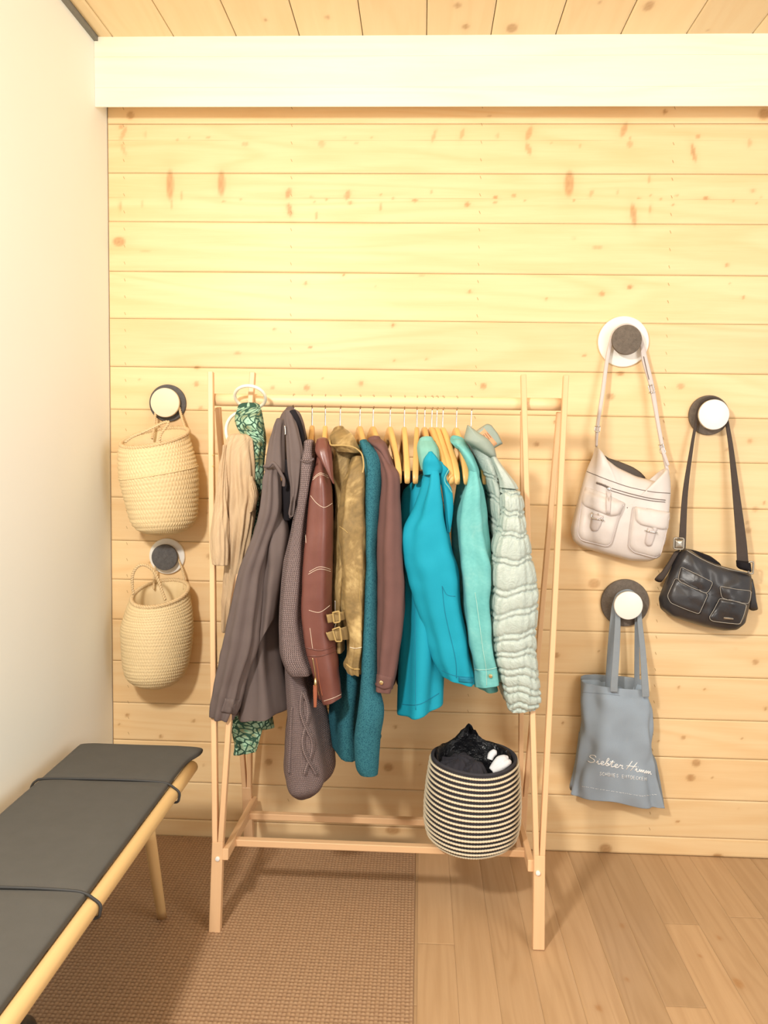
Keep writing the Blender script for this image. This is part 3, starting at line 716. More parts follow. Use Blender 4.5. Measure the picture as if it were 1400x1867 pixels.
part('collar', loft([(608, 784, 628, 781, -.37, .05), (602, 798, 642, 795, -.39, .10), (604, 812, 652, 814, -.40, .12), (612, 822, 658, 826, -.39, .12)], nlen=26, folds=.002, seed=22, crease=.003), M_velv, t)
part('collar_piping', tube(catmull([at(x, y, Y) for x, y, Y in ((601, 802, -.43), (603, 811, -.455), (613, 812, -.463), (627, 812, -.468), (640, 814, -.468), (651, 819, -.465), (660, 829, -.463), (663, 849, -.472), (661, 862, -.476))], 40), .0022, 7), M_piping, t)
for k, (tl, tr2, bl, br) in enumerate((((595, 1121), (634, 1113), (598, 1136), (634, 1129)), ((594, 1154), (637, 1140), (601, 1168), (637, 1166)))):
    Y = -.474
    rows = []
    for q in np.linspace(0, 1, 6):
        a = np.array(tl)*(1-q)+np.array(tr2)*q; b = np.array(bl)*(1-q)+np.array(br)*q
        rows.append((a[0], a[1], b[0], b[1], Y+.028*q**2, .006))
    st = part('waist_strap', loft(rows, nlen=24, nseg=24, p=5), M_velv, t)
    m = lambda u, w: tuple(((np.array(tl)*(1-u)+np.array(tr2)*u)*(1-w)+(np.array(bl)*(1-u)+np.array(br)*u)*w))
    fr = [at(*m(u, w), Y-.006) for u, w in ((.30, -.12), (.60, -.12), (.60, 1.12), (.30, 1.12))]
    part('buckle', tube(resample(np.array(fr), 28, True), .0022, 6, closed=True), M_piping, t)
part('waist_cord', tube(catmull([at(x, y, -.462) for x, y in ((611, 1095), (611, 1112), (612, 1135), (610, 1148), (613, 1160))], 20), .001, 5), M_chrome, t)

# --- long teal boucle cardigan
def boucle():
    g = G('teal_boucle'); v = g.voro(g.uv, 420); n = g.noise(g.uv, 600, 4, .7)
    h = g.mth('ADD', g.mth('MULTIPLY', v, .8), g.mth('MULTIPLY', n, .6))
    g.set(Base_Color=g.ramp(h, [(.25, lin(70, 130, 140)), (.6, lin(54, 110, 122)), (.98, lin(36, 80, 96))]), Roughness=.95)
    g.b.inputs['Specular IOR Level'].default_value = .1; g.bump(h, -.7, .003); return g.m
M_teal = boucle()
t = thing('teal_cardigan', 'long teal boucle wool cardigan, hanging lowest right of the knitted one', 'cardigan', base_of(670), G_)
part('body', loft([(650, 815, 690, 815, -.26, .18), (640, 880, 694, 880, -.24, .26), (630, 1000, 690, 1000, -.23, .27), (616, 1150, 688, 1150, -.23, .27), (606, 1240, 682, 1240, -.23, .28), (602, 1300, 680, 1300, -.23, .29), (601, 1344, 690, 1356, -.23, .29)], nlen=80, folds=.007, nf=6, seed=30, crease=.003), M_teal, t)
part('front_edge', loft([(655, 806, 669, 804, FR+.03, .05), (661, 832, 692, 830, FR+.02, .08), (664, 869, 698, 869, FR+.02, .10), (665, 918, 695, 918, FR+.02, .10), (667, 999, 688, 999, FR+.02, .10), (667, 1040, 690, 1040, FR+.02, .10), (662, 1140, 689, 1140, FR+.015, .10), (657, 1240, 690, 1240, FR+.01, .10), (652, 1290, 700, 1290, FR, .11), (645, 1340, 695, 1340, FR, .11), (648, 1388, 691, 1388, FR, .10), (655, 1404, 689, 1406, FR, .09)], nlen=100, folds=.002, nf=4, seed=31, crease=.002), M_teal, t)

# --- plum brown jacket
M_plum = fabric('plum_brown_cotton', lin(122, 88, 82), lin(98, 70, 66), .85, strength=.2, var=18)
t = thing('plum_jacket', 'plain plum brown cotton jacket with a snap button cuff', 'jacket', base_of(705), G_)
part('body', loft([(682, 822, 706, 824, -.26, .2), (694, 870, 728, 868, -.25, .26), (694, 960, 731, 960, -.25, .28), (694, 1100, 735, 1100, -.25, .28), (692, 1200, 726, 1200, -.25, .28), (700, 1235, 720, 1235, -.25, .27)], folds=.003, nf=4, seed=40), M_plum, t)
sl = loft([(681, 815, 701, 813, FR+.03, .05), (692, 843, 713, 842, FR+.02, .08), (697, 872, 728, 868, FR, .095), (695, 918, 731, 918, FR, .10), (691, 999, 734, 999, FR, .10), (690, 1060, 739, 1066, FR, .10), (691, 1115, 737, 1117, FR, .10), (688, 1170, 732, 1168, FR, .095), (686, 1215, 723, 1222, FR, .09), (683, 1235, 719, 1240, FR, .088), (683, 1252, 714, 1258, FR, .085)], nlen=90, folds=.0025, nf=4, seed=41, crease=.0035)
so = part('sleeve', sl, M_plum, t); trs = bvh(sl[:2])
cu = part('cuff_tab', patch(trs, [(684, 1228), (716, 1236), (714, 1254), (700, 1258), (682, 1250)], .003, 40, 5, 1), M_plum, so)
p, n_ = hit(trs, 695, 1244, .0); v, f, u = disc((p[0], p[2]), .0055, p[1]+.002, p[1]-.006, 20, .0012); mk('snap_button', v, f, M_brass, so)
part('collar', loft([(670, 803, 694, 800, -.36, .05), (677, 811, 704, 808, -.39, .08), (692, 826, 710, 826, -.41, .06), (705, 850, 718, 850, -.42, .04), (716, 868, 725, 866, -.42, .02)], nlen=30, folds=.001, seed=42), M_plum, t)

# --- turquoise softshell
M_turq = fabric('turquoise_softshell', lin(26, 160, 186), lin(18, 142, 168), .75, strength=.08, var=10)
M_fleece = fabric('mint_fleece_lining', lin(140, 196, 184), lin(112, 172, 164), .95, strength=.3, var=60)
M_seam = plain('turquoise_seam', lin(10, 122, 150), .8)
t = thing('softshell_jacket', 'bright turquoise softshell jacket with a mint fleece collar', 'jacket', base_of(785), G_)
part('lining', loft([(716, 866, 790, 866, -.27, .16), (726, 920, 800, 915, -.27, .20), (730, 1000, 810, 1000, -.26, .22), (729, 1100, 800, 1100, -.26, .22), (727, 1200, 790, 1200, -.26, .22), (722, 1238, 780, 1240, -.26, .22)], nlen=40), M_black, t)
body = loft([(762, 872, 790, 868, -.35, .10), (742, 890, 800, 885, -.33, .16), (738, 920, 806, 918, -.34, .16), (737, 968, 812, 965, -.36, .13), (738, 1040, 815, 1040, -.36, .14), (736, 1168, 812, 1168, -.36, .15), (734, 1240, 808, 1238, -.36, .16), (731, 1300, 806, 1277, -.36, .17)], nlen=70, folds=.005, nf=4, seed=50)
bo = part('body', body, M_turq, t); trb = bvh(body[:2])
line_on(trb, [(734, 1284), (764, 1284), (800, 1264)], .0009, M_seam, 'hem_seam', bo, fallY=-.43)
line_on(trb, [(756, 1060), (757, 1180), (758, 1294)], .0009, M_seam, 'panel_seam', bo, fallY=-.43)
sl = loft([(781, 838, 796, 838, FR, .05), (775, 872, 802, 866, FR, .085), (768, 900, 806, 896, FR, .10), (752, 938, 812, 935, FR, .105), (738, 968, 819, 966, FR, .11), (740, 1005, 827, 1005, FR, .11), (748, 1040, 836, 1040, FR, .11), (764, 1109, 844, 1109, FR, .11), (784, 1172, 855, 1176, FR, .105), (800, 1212, 862, 1222, FR, .10), (810, 1232, 866, 1246, FR, .095)], nlen=90, folds=.004, nf=3, seed=51, crease=.006)
so = part('sleeve', sl, M_turq, t); trs = bvh(sl[:2])
line_on(trs, [(806, 1068), (812, 1120), (830, 1200), (832, 1236)], .0007, M_seam, 'seam', so)
line_on(trs, [(806, 1068), (815, 1084), (830, 1087)], .0007, M_seam, 'seam', so)
line_on(trs, [(806, 1222), (830, 1232), (862, 1235)], .0008, M_seam, 'cuff_seam', so)
part('cuff_tab', patch(trs, [(836, 1234), (863, 1237), (862, 1246), (836, 1243)], .003, 30, 4, 0), M_seam, so)
part('collar_fleece', loft([(763, 804, 790, 802, -.36, .05), (761, 818, 799, 818, -.38, .09), (764, 838, 801, 836, -.40, .09), (768, 856, 800, 852, -.41, .07)], nlen=24, folds=.001, seed=52), M_fleece, t)
part('collar_band', loft([(780, 826, 789, 825, -.45, .02), (772, 838, 800, 838, -.45, .035), (770, 852, 806, 852, -.44, .05), (772, 866, 803, 862, -.44, .05)], nlen=20, folds=.0005, seed=53), M_turq, t)
lp = loft([(797, 842, 808, 846, -.43, .02), (800, 852, 818, 858, -.43, .024), (802, 874, 812, 872, -.43, .02), (806, 895, 822, 893, -.43, .024), (810, 925, 825, 922, -.43, .024), (813, 950, 823, 950, -.43, .018), (816, 970, 820, 970, -.43, .01)], nlen=40, folds=.001, seed=54)
part('front_flap', lp, M_turq, t)
part('flap_edge', tube(catmull([at(x, y, -.446) for x, y in ((818, 856), (811, 870), (812, 880), (818, 888), (824, 898))], 24), .0013, 6), M_fleece, t)

# --- mint denim jacket
def denim():
    g = G('mint_denim'); n = g.noise(g.uv, 10, 4, .6, .5); x, y, _ = g.xyz(g.uv)
    w = g.mth('SINE', g.mth('MULTIPLY', g.mth('ADD', x, y), 2600)); n2 = g.noise(g.uv, 120, 3)
    g.set(Base_Color=g.ramp(g.mth('MULTIPLY_ADD', n2, .25, g.mth('MULTIPLY', n, .75)), [(.3, lin(92, 168, 168)), (.55, lin(112, 186, 184)), (.8, lin(150, 202, 196))]), Roughness=.85)
    g.bump(w, .15, .0005); g.bump(n, .2, .004); return g.m
M_den = denim()
t = thing('denim_jacket', 'washed mint green denim jacket between turquoise and puffer jackets', 'jacket', base_of(860), G_)
part('body', loft([(838, 838, 872, 850, -.30, .18), (834, 880, 878, 880, -.28, .24), (826, 930, 882, 930, -.27, .27), (822, 985, 886, 985, -.27, .27), (832, 1080, 890, 1080, -.27, .27), (850, 1180, 896, 1180, -.27, .27), (866, 1238, 908, 1238, -.27, .27)], folds=.004, nf=5, seed=60), M_den, t)
sl = loft([(855, 850, 870, 850, FR, .05), (849, 882, 875, 880, FR, .08), (838, 922, 881, 922, FR, .095), (833, 962, 887, 962, FR, .10), (836, 1000, 892, 1000, FR, .10), (840, 1040, 898, 1040, FR, .10), (846, 1117, 895, 1117, FR, .095), (856, 1180, 900, 1180, FR, .09), (862, 1216, 909, 1214, FR, .085), (864, 1219, 910, 1217, FR, .089), (866, 1236, 912, 1230, FR, .089), (868, 1250, 913, 1242, FR, .088)], nlen=90, folds=.005, nf=4, seed=61, crease=.008)
so = part('sleeve', sl, M_den, t); trs = bvh(sl[:2])
M_dst = plain('mint_thread', lin(170, 214, 204), .8)
line_on(trs, [(866, 1080), (872, 1120), (880, 1180), (886, 1218), (887, 1250)], .0009, M_dst, 'seam', so)
line_on(trs, [(864, 1220), (886, 1221), (909, 1216)], .0009, M_dst, 'cuff_seam', so)
p, n_ = hit(trs, 894, 1232, 0); v, f, u = disc((p[0], p[2]), .005, p[1]+.002, p[1]-.005, 18, .001); mk('button', v, f, M_brass, so)
part('shoulder_yoke', loft([(824, 806, 850, 810, -.36, .10), (834, 818, 860, 826, -.39, .11), (845, 836, 868, 845, -.41, .10), (852, 852, 872, 858, -.42, .08), (856, 866, 873, 870, -.42, .06)], nlen=30, folds=.001, seed=62), M_den, t)
part('collar', loft([(821, 799, 848, 806, -.33, .05), (822, 806, 856, 818, -.37, .09), (830, 816, 862, 830, -.38, .10)], nlen=16, folds=.001, seed=63), M_den, t)

# --- quilted puffer
def puff_mat():
    g = G('pale_sage_nylon'); n = g.noise(g.uv, 55, 4, .65, 1.2); n2 = g.noise(g.mapv(g.uv, (90, 18, 1)), 1.0, 3, .6)
    g.set(Base_Color=g.mix(n, lin(170, 183, 175), lin(188, 198, 190)), Roughness=.42); g.bump(g.mth('ADD', n, n2), .45, .006); return g.m
M_puff = puff_mat()
QL = [0, .022, .066, .078, .118, .130, .186, .200, .262, .278, .322, .338, .384, .40, .432, .447, .480, .500, .530, .548, .575, .592, .62, .66, .70, .74, .78, .82]
def quilt(a, th, t, sc=1.0):
    a = a/sc; aa = a+.005*np.sin(th*2+a*9)+.0035*np.sin(th*5+a*30)
    q = np.array(QL); dd = np.min(np.abs(aa[:, None]-q[None]), 1)
    i = np.clip(np.searchsorted(q, aa)-1, 0, len(q)-2); wd_ = (q[i+1]-q[i])
    groove = -np.exp(-(dd/.0035)**2)*.0048
    puff = np.minimum(wd_*.06, .0032)*np.sin(np.pi*np.clip((aa-q[i])/wd_, 0, 1))
    wr = .0016*np.sin(th*26+np.floor(i)*2.1+aa*40)*np.exp(-(dd/.010)**2)+.0012*np.sin(th*17+i*1.3)
    return groove+puff+wr
def quilt_old(a, th, t, sc=1.0):
    a = a/sc; w = .006*np.sin(th*2+a*9)+.004*np.sin(th*5+a*30)
    aa = a+w
    d = np.full_like(th, 1.0); wd_ = np.full_like(th, .05)
    for q0, q1 in zip(QL[:-1], QL[1:]):
        m = (aa >= q0) & (aa < q1)
        x = np.clip((aa-q0)/(q1-q0), 0, 1)
        d = np.where(m, np.sqrt(np.maximum(0, np.sin(np.pi*x))), d); wd_ = np.where(m, q1-q0, wd_)
    return d*np.clip(wd_*.2, .002, .010)-.006
t = thing('puffer_jacket', 'pale sage quilted puffer jacket with a stand-up collar, rightmost garment', 'jacket', base_of(920), G_)
body = loft([(848, 802, 900, 828, -.34, .14), (858, 822, 908, 842, -.32, .20), (868, 848, 914, 866, -.30, .26), (880, 880, 915, 892, -.29, .28), (886, 914, 914, 925, -.29, .29), (891, 970, 912, 975, -.29, .29), (895, 1050, 930, 1050, -.29, .29), (897, 1150, 940, 1150, -.28, .29), (906, 1230, 950, 1230, -.28, .28), (918, 1270, 950, 1274, -.28, .28)], nlen=220, nseg=72, folds=.002, nf=4, seed=70, quilt=lambda a, th, t: quilt(a, th, t, .8) if a > .09 else np.zeros_like(th), crease=.002)
part('body', body, M_puff, t)
sl = loft([(913, 884, 938, 890, FR+.015, .07), (911, 892, 944, 893, FR+.01, .095), (911, 902, 949, 900, FR, .105), (911, 930, 954, 925, FR, .115), (906, 966, 959, 966, FR, .12), (898, 1003, 966, 1000, FR, .12), (895, 1045, 973, 1042, FR, .12), (893, 1100, 981, 1088, FR, .12), (894, 1158, 979, 1150, FR, .115), (902, 1204, 979, 1207, FR, .11), (914, 1246, 984, 1255, FR, .105), (921, 1276, 985, 1276, FR, .10), (926, 1293, 980, 1288, FR, .085)], nlen=300, nseg=90, folds=.002, nf=4, seed=71, quilt=lambda a, th, t: quilt(a, th, t) if t > .03 else np.zeros_like(th), crease=.0045)
so = part('sleeve', sl, M_puff, t); trs = bvh(sl[:2])
part('shoulder_panel', loft([(890, 824, 905, 834, -.40, .06), (897, 842, 917, 851, -.42, .07), (904, 860, 930, 868, -.435, .06), (909, 876, 940, 882, -.44, .055), (911, 888, 944, 891, -.44, .05)], nlen=30, folds=.001, seed=72, crease=.002), M_puff, t)
M_coll = fabric('shaded_sage_nylon', lin(158, 170, 158), lin(138, 150, 140), .55, strength=.1)  # jacket nylon in a darker tone, the collar's shade put into the colour
part('collar', pillow([(852, 773), (858, 778), (872, 788), (890, 800), (901, 814), (906, 834), (899, 836), (884, 828), (866, 816), (850, 806), (845, 801), (848, 790)], -.405, .045, n=70, rings=9, smooth=2, wrinkle=.004, seed=3), M_coll, t)
cb = pillow([(866, 787), (878, 778), (888, 772), (896, 775), (908, 791), (917, 809), (909, 813), (902, 817), (896, 822), (880, 808)], -.325, .02, n=70, rings=8, smooth=1, p=4)
part('collar_back', cb, M_coll, t); trc = bvh(cb[:2])
lbp = part('neck_label', patch(trc, [(869, 787), (881, 779), (907, 809), (899, 815)], .0015, 40, 4, 0, fallY=-.325), plain('salmon_label', lin(214, 160, 118), .8), t)
for a, b in (((884, 790), (892, 801)), ((888, 789), (895, 798)), ((881, 792), (885, 798))):
    pl = np.array([hit(trc, *a, .003, -.328)[0], hit(trc, *b, .003, -.328)[0]]); part('label_print', tube(pl, .0006, 5), plain('label_ink', (.3, .14, .08), .8), lbp)

# ------------------------------------------------------------------ scarf rings and scarves
M_ring = plain('ivory_ring_plastic', (.90, .86, .70), .3, 0, .02)
sr = thing('scarf_hanger', 'chain of ivory plastic rings hanging over the rack post to hold scarves', 'scarf hanger', at(440, 800, -.33)*np.array([1, 1, 0])+np.array([0, 0, 1.1]))
def ringp(cx_, cy_, rx, ry, Y, dy):
    return np.array([at(cx_+rx*math.cos(a), cy_-ry*math.sin(a), Y)+np.array([0, dy*math.sin(a+.3), 0]) for a in np.linspace(0, 2*math.pi, 48, endpoint=False)])
for cx_, cy_, rx, ry, Y, dy in ((456, 724, 29, 19, -.33, -.035), (440, 785, 28, 33, -.345, .0), (433, 852, 26, 30, -.345, 0), (428, 915, 25, 29, -.35, 0)):
    part('ring', tube(ringp(cx_, cy_, rx, ry, Y, dy), .0047, 10, closed=True), M_ring, sr)
def crinkle(name, c, c2, freq):
    g = G(name); n = g.noise(g.mapv(g.uv, (freq, freq*.12, 1)), 1.0, 4, .6, .6); n2 = g.noise(g.uv, 300, 2)
    g.set(Base_Color=g.mix(n, c2, c), Roughness=.9); g.bump(g.mth('MULTIPLY_ADD', n2, .2, n), .4, .005); return g.m
M_beige = crinkle('beige_crinkled_cotton', lin(206, 180, 146), lin(178, 150, 116), 150)
def gathers(amp, k, seed):
    rg = random.Random(seed); ph = [(rg.randint(k, k*3), rg.uniform(0, 6.28), rg.uniform(-3, 3)) for _ in range(5)]
    return lambda t, th, a, L: amp*sum(np.sin(kk*th+p0+d*t*5+.8*math.sin(t*9+kk)) for kk, p0, d in ph)/2.2
t = thing('beige_scarf', 'crinkled beige cotton scarf hanging in long folds from an ivory ring', 'scarf', at(430, 1000, -.37)*np.array([1, 1, 0]), 'scarves on the ring hanger')
part('front_fall', loft([(415, 798, 458, 799, -.375, .05), (410, 824, 460, 824, -.375, .06), (408, 872, 462, 872, -.375, .06), (408, 905, 466, 905, -.375, .06), (408, 930, 463, 930, -.375, .06), (409, 969, 458, 969, -.375, .06), (409, 1017, 450, 1017, -.37, .055), (408, 1060, 441, 1060, -.365, .05), (407, 1110, 430, 1110, -.36, .05), (406, 1150, 424, 1150, -.36, .045)], nlen=90, nseg=110, disp=gathers(.0030, 5, 3), crease=.0045, seed=80), M_beige, t)
part('back_fall', loft([(409, 812, 414, 812, -.395, .010), (403, 850, 413, 850, -.40, .02), (397, 885, 414, 885, -.405, .03), (391, 921, 414, 921, -.41, .035), (385, 969, 414, 969, -.415, .04), (385, 1001, 414, 1001, -.415, .04), (388, 1028, 412, 1030, -.415, .035)], nlen=50, nseg=80, disp=gathers(.0026, 4, 4), crease=.004, seed=81), M_beige, t)
part('side_twist', loft([(455, 868, 462, 872, -.40, .02), (454, 890, 468, 890, -.40, .035), (455, 912, 470, 908, -.40, .035), (456, 935, 463, 930, -.40, .02)], nlen=24, nseg=50, disp=gathers(.0015, 5, 5)), M_beige, t)
def leafprint():
    g = G('green_leopard_print'); u = g.node('ShaderNodeVectorMath', {0: g.uv, 1: g.node('ShaderNodeVectorMath', {0: g.node('ShaderNodeTexNoise', {'Vector': g.uv, 'Scale': 60.0}).outputs['Color'], 'Scale': .008}, operation='SCALE').outputs[0]}, operation='ADD').outputs[0]
    uu = g.mapv(u, (1, .72, 1))
    d = g.voro(uu, 82, 'DISTANCE_TO_EDGE'); f1 = g.voro(uu, 82); n = g.noise(g.uv, 30, 3)
    cell = g.mix(g.ramp(n, [(.4, 0.0), (.62, 1.0)]), lin(164, 204, 176), lin(124, 124, 82))
    core = g.mix(g.ramp(f1, [(.12, 1.0), (.24, 0.0)]), cell, lin(94, 142, 112))
    g.set(Base_Color=g.mix(g.ramp(d, [(.07, 0.0), (.12, 1.0)]), lin(38, 74, 58), core), Roughness=.85); g.bump(n, .3, .004); return g.m
M_leaf = leafprint()
t = thing('green_scarf', 'green and mint leopard print scarf hanging behind the charcoal jacket', 'scarf', at(455, 1000, -.34)*np.array([1, 1, 0]), 'scarves on the ring hanger')
part('fall', loft([(433, 742, 474, 741, -.365, .03), (428, 766, 478, 760, -.365, .05), (438, 790, 482, 788, -.36, .05), (455, 806, 484, 805, -.355, .05), (459, 824, 483, 824, -.35, .05), (460, 876, 479, 876, -.345, .05), (463, 900, 478, 900, -.335, .05), (458, 960, 470, 955, -.33, .05), (450, 1100, 484, 1100, -.33, .05), (438, 1220, 492, 1220, -.33, .05), (432, 1275, 495, 1276, -.335, .04), (424, 1308, 497, 1306, -.335, .035), (420, 1336, 500, 1326, -.335, .03)], nlen=130, nseg=90, disp=gathers(.0016, 4, 7), crease=.002, seed=83), M_leaf, t)
part('lower_corner', loft([(421, 1318, 484, 1312, -.352, .012), (424, 1340, 477, 1335, -.352, .012), (427, 1356, 472, 1352, -.352, .012), (427, 1377, 467, 1370, -.352, .012)], nlen=24, nseg=60, disp=gathers(.0012, 4, 8)), M_leaf, t)

# ------------------------------------------------------------------ wall hooks
def felt(name, c):
    g = G(name); n = g.noise(g.ob, 380, 4, .75); n2 = g.noise(g.ob, 90, 3)
    g.set(Base_Color=g.ramp(g.mth('MULTIPLY_ADD', n2, .4, g.mth('MULTIPLY', n, .6)), [(.3, tuple(v*.6 for v in c)), (.7, tuple(v*1.25 for v in c))]), Roughness=.95); g.bump(n, .5, .001); return g.m
M_felt = felt('grey_felt', lin(112, 102, 92)); M_slate = felt('slate_felt', lin(96, 94, 94))
M_wht = plain('white_lacquer', (.88, .86, .80), .35, 0, .015)
M_ply = wood('pale_birch_disc', (.88, .78, .60), (.80, .66, .46), 0, rough=.5, contrast=.4, vary=.02)
def hook(px, py, rp, rk_, mp, mkn, lab, d=.042):
    c = at(px, py, -.005); sc = .00170
    t = thing('wall_hook', lab, 'wall hook', (c[0], -.001, c[2]), 'round two-disc coat hooks on the board wall')
    v, f, u = disc((c[0], c[2]), rp*sc, -.0005, -.011, 72, .003); part('back_disc', (v, f, u), mp, t)
    r = rk_*sc*(.82 if d > .03 else .6)
    pr = np.array([(c[0], -.010, c[2]), (c[0], -.016, c[2]), (c[0], -d*.66, c[2]), (c[0], -d-.001, c[2])])
    part('stem', tube(pr, [r*.86, r*.8, r*.8, r*.88], 40), M_ply, t)
    v, f, u = disc((c[0], c[2]), rk_*sc*.98, -d, -d-.011, 64, .002); part('knob_disc', (v, f, u), mkn, t)
    return c
hook(306, 735, 34, 27, M_slate, M_ply, 'round hook with dark felt disc and pale wood knob above the upper seagrass basket', .026)
hook(305, 1014, 33.5, 24.5, M_wht, M_slate, 'round hook with white disc and slate grey knob holding the lower seagrass basket', .026)
hook(1136, 623, 45, 26.5, M_wht, M_felt, 'large round hook with white disc and grey felt knob holding the white bag')
hook(1292, 757, 35.5, 27, M_felt, M_wht, 'round hook with grey felt disc and white knob holding the black bag')
hook(1139, 1099, 43.5, 26, M_felt, M_wht, 'large round hook with grey felt disc and white knob holding the tote')

# ------------------------------------------------------------------ seagrass baskets
def seagrass(name, c, c2, k=1.0):
    g = G(name); n = g.noise(g.mapv(g.uv, (40, 160, 1)), 1.0, 4, .65); n2 = g.noise(g.uv, 12, 3)
    g.set(Base_Color=g.mix(g.mth('MULTIPLY_ADD', n2, .4, g.mth('MULTIPLY', n, .6)), c2, c), Roughness=.6); g.bump(n, .35, .002); return g.m
M_grass = seagrass('seagrass_weave', (.86, .70, .42), (.66, .48, .25))
M_grope = seagrass('seagrass_rope', (.80, .62, .37), (.58, .40, .20))
def weave(rowh, ncol, amp):
    def d(t, th, a, L):
        q = a/rowh; row = math.floor(q); ph = q-row
        prof = math.sin(math.pi*ph)**.7
        return amp*prof*(.4+.6*np.sin(th*ncol+(row % 2)*math.pi+(ph-.5)*(3 if row % 2 else -3)))
    return d
def basket(rows, lab, belt=None, rowh=.0135, ncol=70, nlen=150, nseg=281, belt_at=.4):
    t = thing('seagrass_basket', lab, 'basket', at((rows[-1][0]+rows[-1][2])/2, rows[-1][1], -.1), 'seagrass belly baskets hung on the wall')
    L = loft(rows, nlen=nlen, nseg=nseg, p=2.05, disp=weave(rowh, ncol, .0034), open_top=True, crease=.0)
    o = part('woven_body', L, M_grass, t)
    ring = L[0][3*nseg:4*nseg-1][::6]
    part('rim_braid', rope(np.vstack([ring, ring[:1]]), .0062, .016, 6, 2), M_grope, t)
    if belt:
        k = 3+int(nlen*belt_at); ring = L[0][k*nseg:(k+1)*nseg-1][::6]
        part('belly_braid', rope(np.vstack([ring, ring[:1]]), .0036, .012, 5, 2), M_grass, t)
    return t
t = basket([(222, 806, 342, 789, -.097, .145, .027), (218, 818, 345, 805, -.098, .155, .022), (218, 845, 352, 828, -.098, .165, .012), (221, 873, 358, 852, -.098, .175, .008), (226, 897, 360, 885, -.098, .17, .004), (232, 920, 359, 915, -.098, .165, 0), (240, 948, 357, 942, -.098, .155, 0), (249, 962, 350, 957, -.098, .14, 0), (262, 970, 338, 967, -.098, .11, 0), (280, 974, 320, 973, -.098, .06, 0)], 'larger seagrass belly basket hanging from the dark felt hook, braided seam round its middle', True, belt_at=.33)
part('handle', rope([at(x, y, Y) for x, y, Y in ((342, 792, -.06), (334, 770, -.045), (329, 752, -.024), (324, 736, -.019), (317, 722, -.019), (304, 716, -.019), (291, 722, -.019), (286, 738, -.019), (283, 758, -.035), (281, 780, -.05), (277, 800, -.06))], .0042, .014), M_grope, t)
part('handle', rope([at(x, y, Y) for x, y, Y in ((228, 806, -.165), (240, 797, -.168), (258, 789, -.168), (276, 781, -.168), (292, 773, -.168), (304, 769, -.17), (307, 772, -.172), (300, 782, -.176), (293, 792, -.178), (291, 803, -.178))], .0042, .014), M_grope, t)
t = basket([(242, 1086, 342, 1077, -.094, .145, .029), (236, 1098, 344, 1092, -.095, .152, .024), (229, 1120, 348, 1114, -.095, .158, .014), (223, 1143, 350, 1143, -.095, .165, .006), (224, 1172, 348, 1172, -.095, .165, .003), (226, 1205, 343, 1205, -.095, .16, 0), (231, 1228, 336, 1226, -.095, .15, 0), (240, 1240, 328, 1238, -.095, .13, 0), (254, 1248, 316, 1247, -.095, .10, 0), (270, 1253, 300, 1253, -.095, .05, 0)], 'smaller seagrass basket hanging from the white hook, its front rope handle standing up', rowh=.0105, ncol=80, nlen=170)
part('handle', rope([at(x, y, Y) for x, y, Y in ((336, 1074, -.05), (335, 1050, -.04), (331, 1034, -.03), (323, 1016, -.019), (316, 1002, -.019), (303, 996, -.019), (290, 1002, -.019), (284, 1017, -.019), (283, 1038, -.035), (281, 1054, -.045), (280, 1074, -.05))], .0036, .012), M_grope, t)
part('handle', rope([at(x, y, Y) for x, y, Y in ((243, 1084, -.15), (241, 1060, -.16), (243, 1044, -.165), (252, 1032, -.168), (264, 1030, -.168), (277, 1038, -.168), (287, 1054, -.167), (294, 1074, -.165), (301, 1094, -.165))], .0046, .015), M_grope, t)

# ------------------------------------------------------------------ bags
def cw(*pp): return [(980+a/3.3333, 640+b/3.3333) for a, b in pp]
def band(path, widths, Ys, th, nlen=90, p=4.0, **k):
    P = np.array(path, float); T = np.gradient(P, axis=0); T /= np.linalg.norm(T, axis=1)[:, None]
    N = np.stack([T[:, 1], -T[:, 0]], 1)*-1
    rows = [(*(P[i]-N[i]*widths[i]/2), *(P[i]+N[i]*widths[i]/2), Ys[i], th) for i in range(len(P))]
    return loft(rows, nlen=nlen, nseg=20, p=p, hem=True, **k)
def frame_on(tree, c, w, h, ang, r, name, mat, parent, off=.004, fallY=-.1):
    ca, sa = math.cos(ang), math.sin(ang)
    pts = [(c[0]+x*ca-y*sa, c[1]+x*sa+y*ca) for x, y in ((-w/2, -h/2), (w/2, -h/2), (w/2, h/2), (-w/2, h/2))]
    P = np.array([hit(tree, x, y, off, fallY)[0] for x, y in smooth_outline(pts, 32, 1)])
    part(name, tube(P, r, 6, closed=True), mat, parent)
M_wleath = leather('white_grey_leather', lin(226, 219, 214), lin(204, 195, 190), .42)
M_wstrap = leather('white_strap_leather', lin(214, 204, 200), lin(194, 184, 180), .45)
M_cloth = fabric('dark_bag_lining', lin(92, 84, 78), None, .9)
M_crease = plain('dark_crease', lin(112, 100, 94), .7)
t = thing('shoulder_bag', 'white leather shoulder bag with two buckled front pockets on the large white hook', 'bag', at(1130, 1015, -.05), 'bags hung on round hooks')
wb_out = cw((352, 572), (335, 640), (300, 715), (262, 840), (225, 980), (200, 1080), (212, 1150), (258, 1190), (400, 1232), (560, 1275), (680, 1280), (740, 1252), (772, 1150), (800, 980), (810, 850), (808, 780), (792, 700), (768, 712), (752, 780), (735, 797), (600, 762), (480, 705), (405, 645), (372, 590))
bag = pillow(wb_out, -.012, .085, n=140, rings=16, smooth=1, p=3.0, wrinkle=.006, seed=4)
bo = part('body', bag, M_wleath, t); tb = bvh(bag[:2])
part('inner_back', pillow(cw((385, 618), (430, 650), (500, 672), (580, 705), (625, 735), (660, 772), (640, 800), (480, 760), (400, 690)), -.014, .02, n=60, rings=5, smooth=1), M_cloth, t)
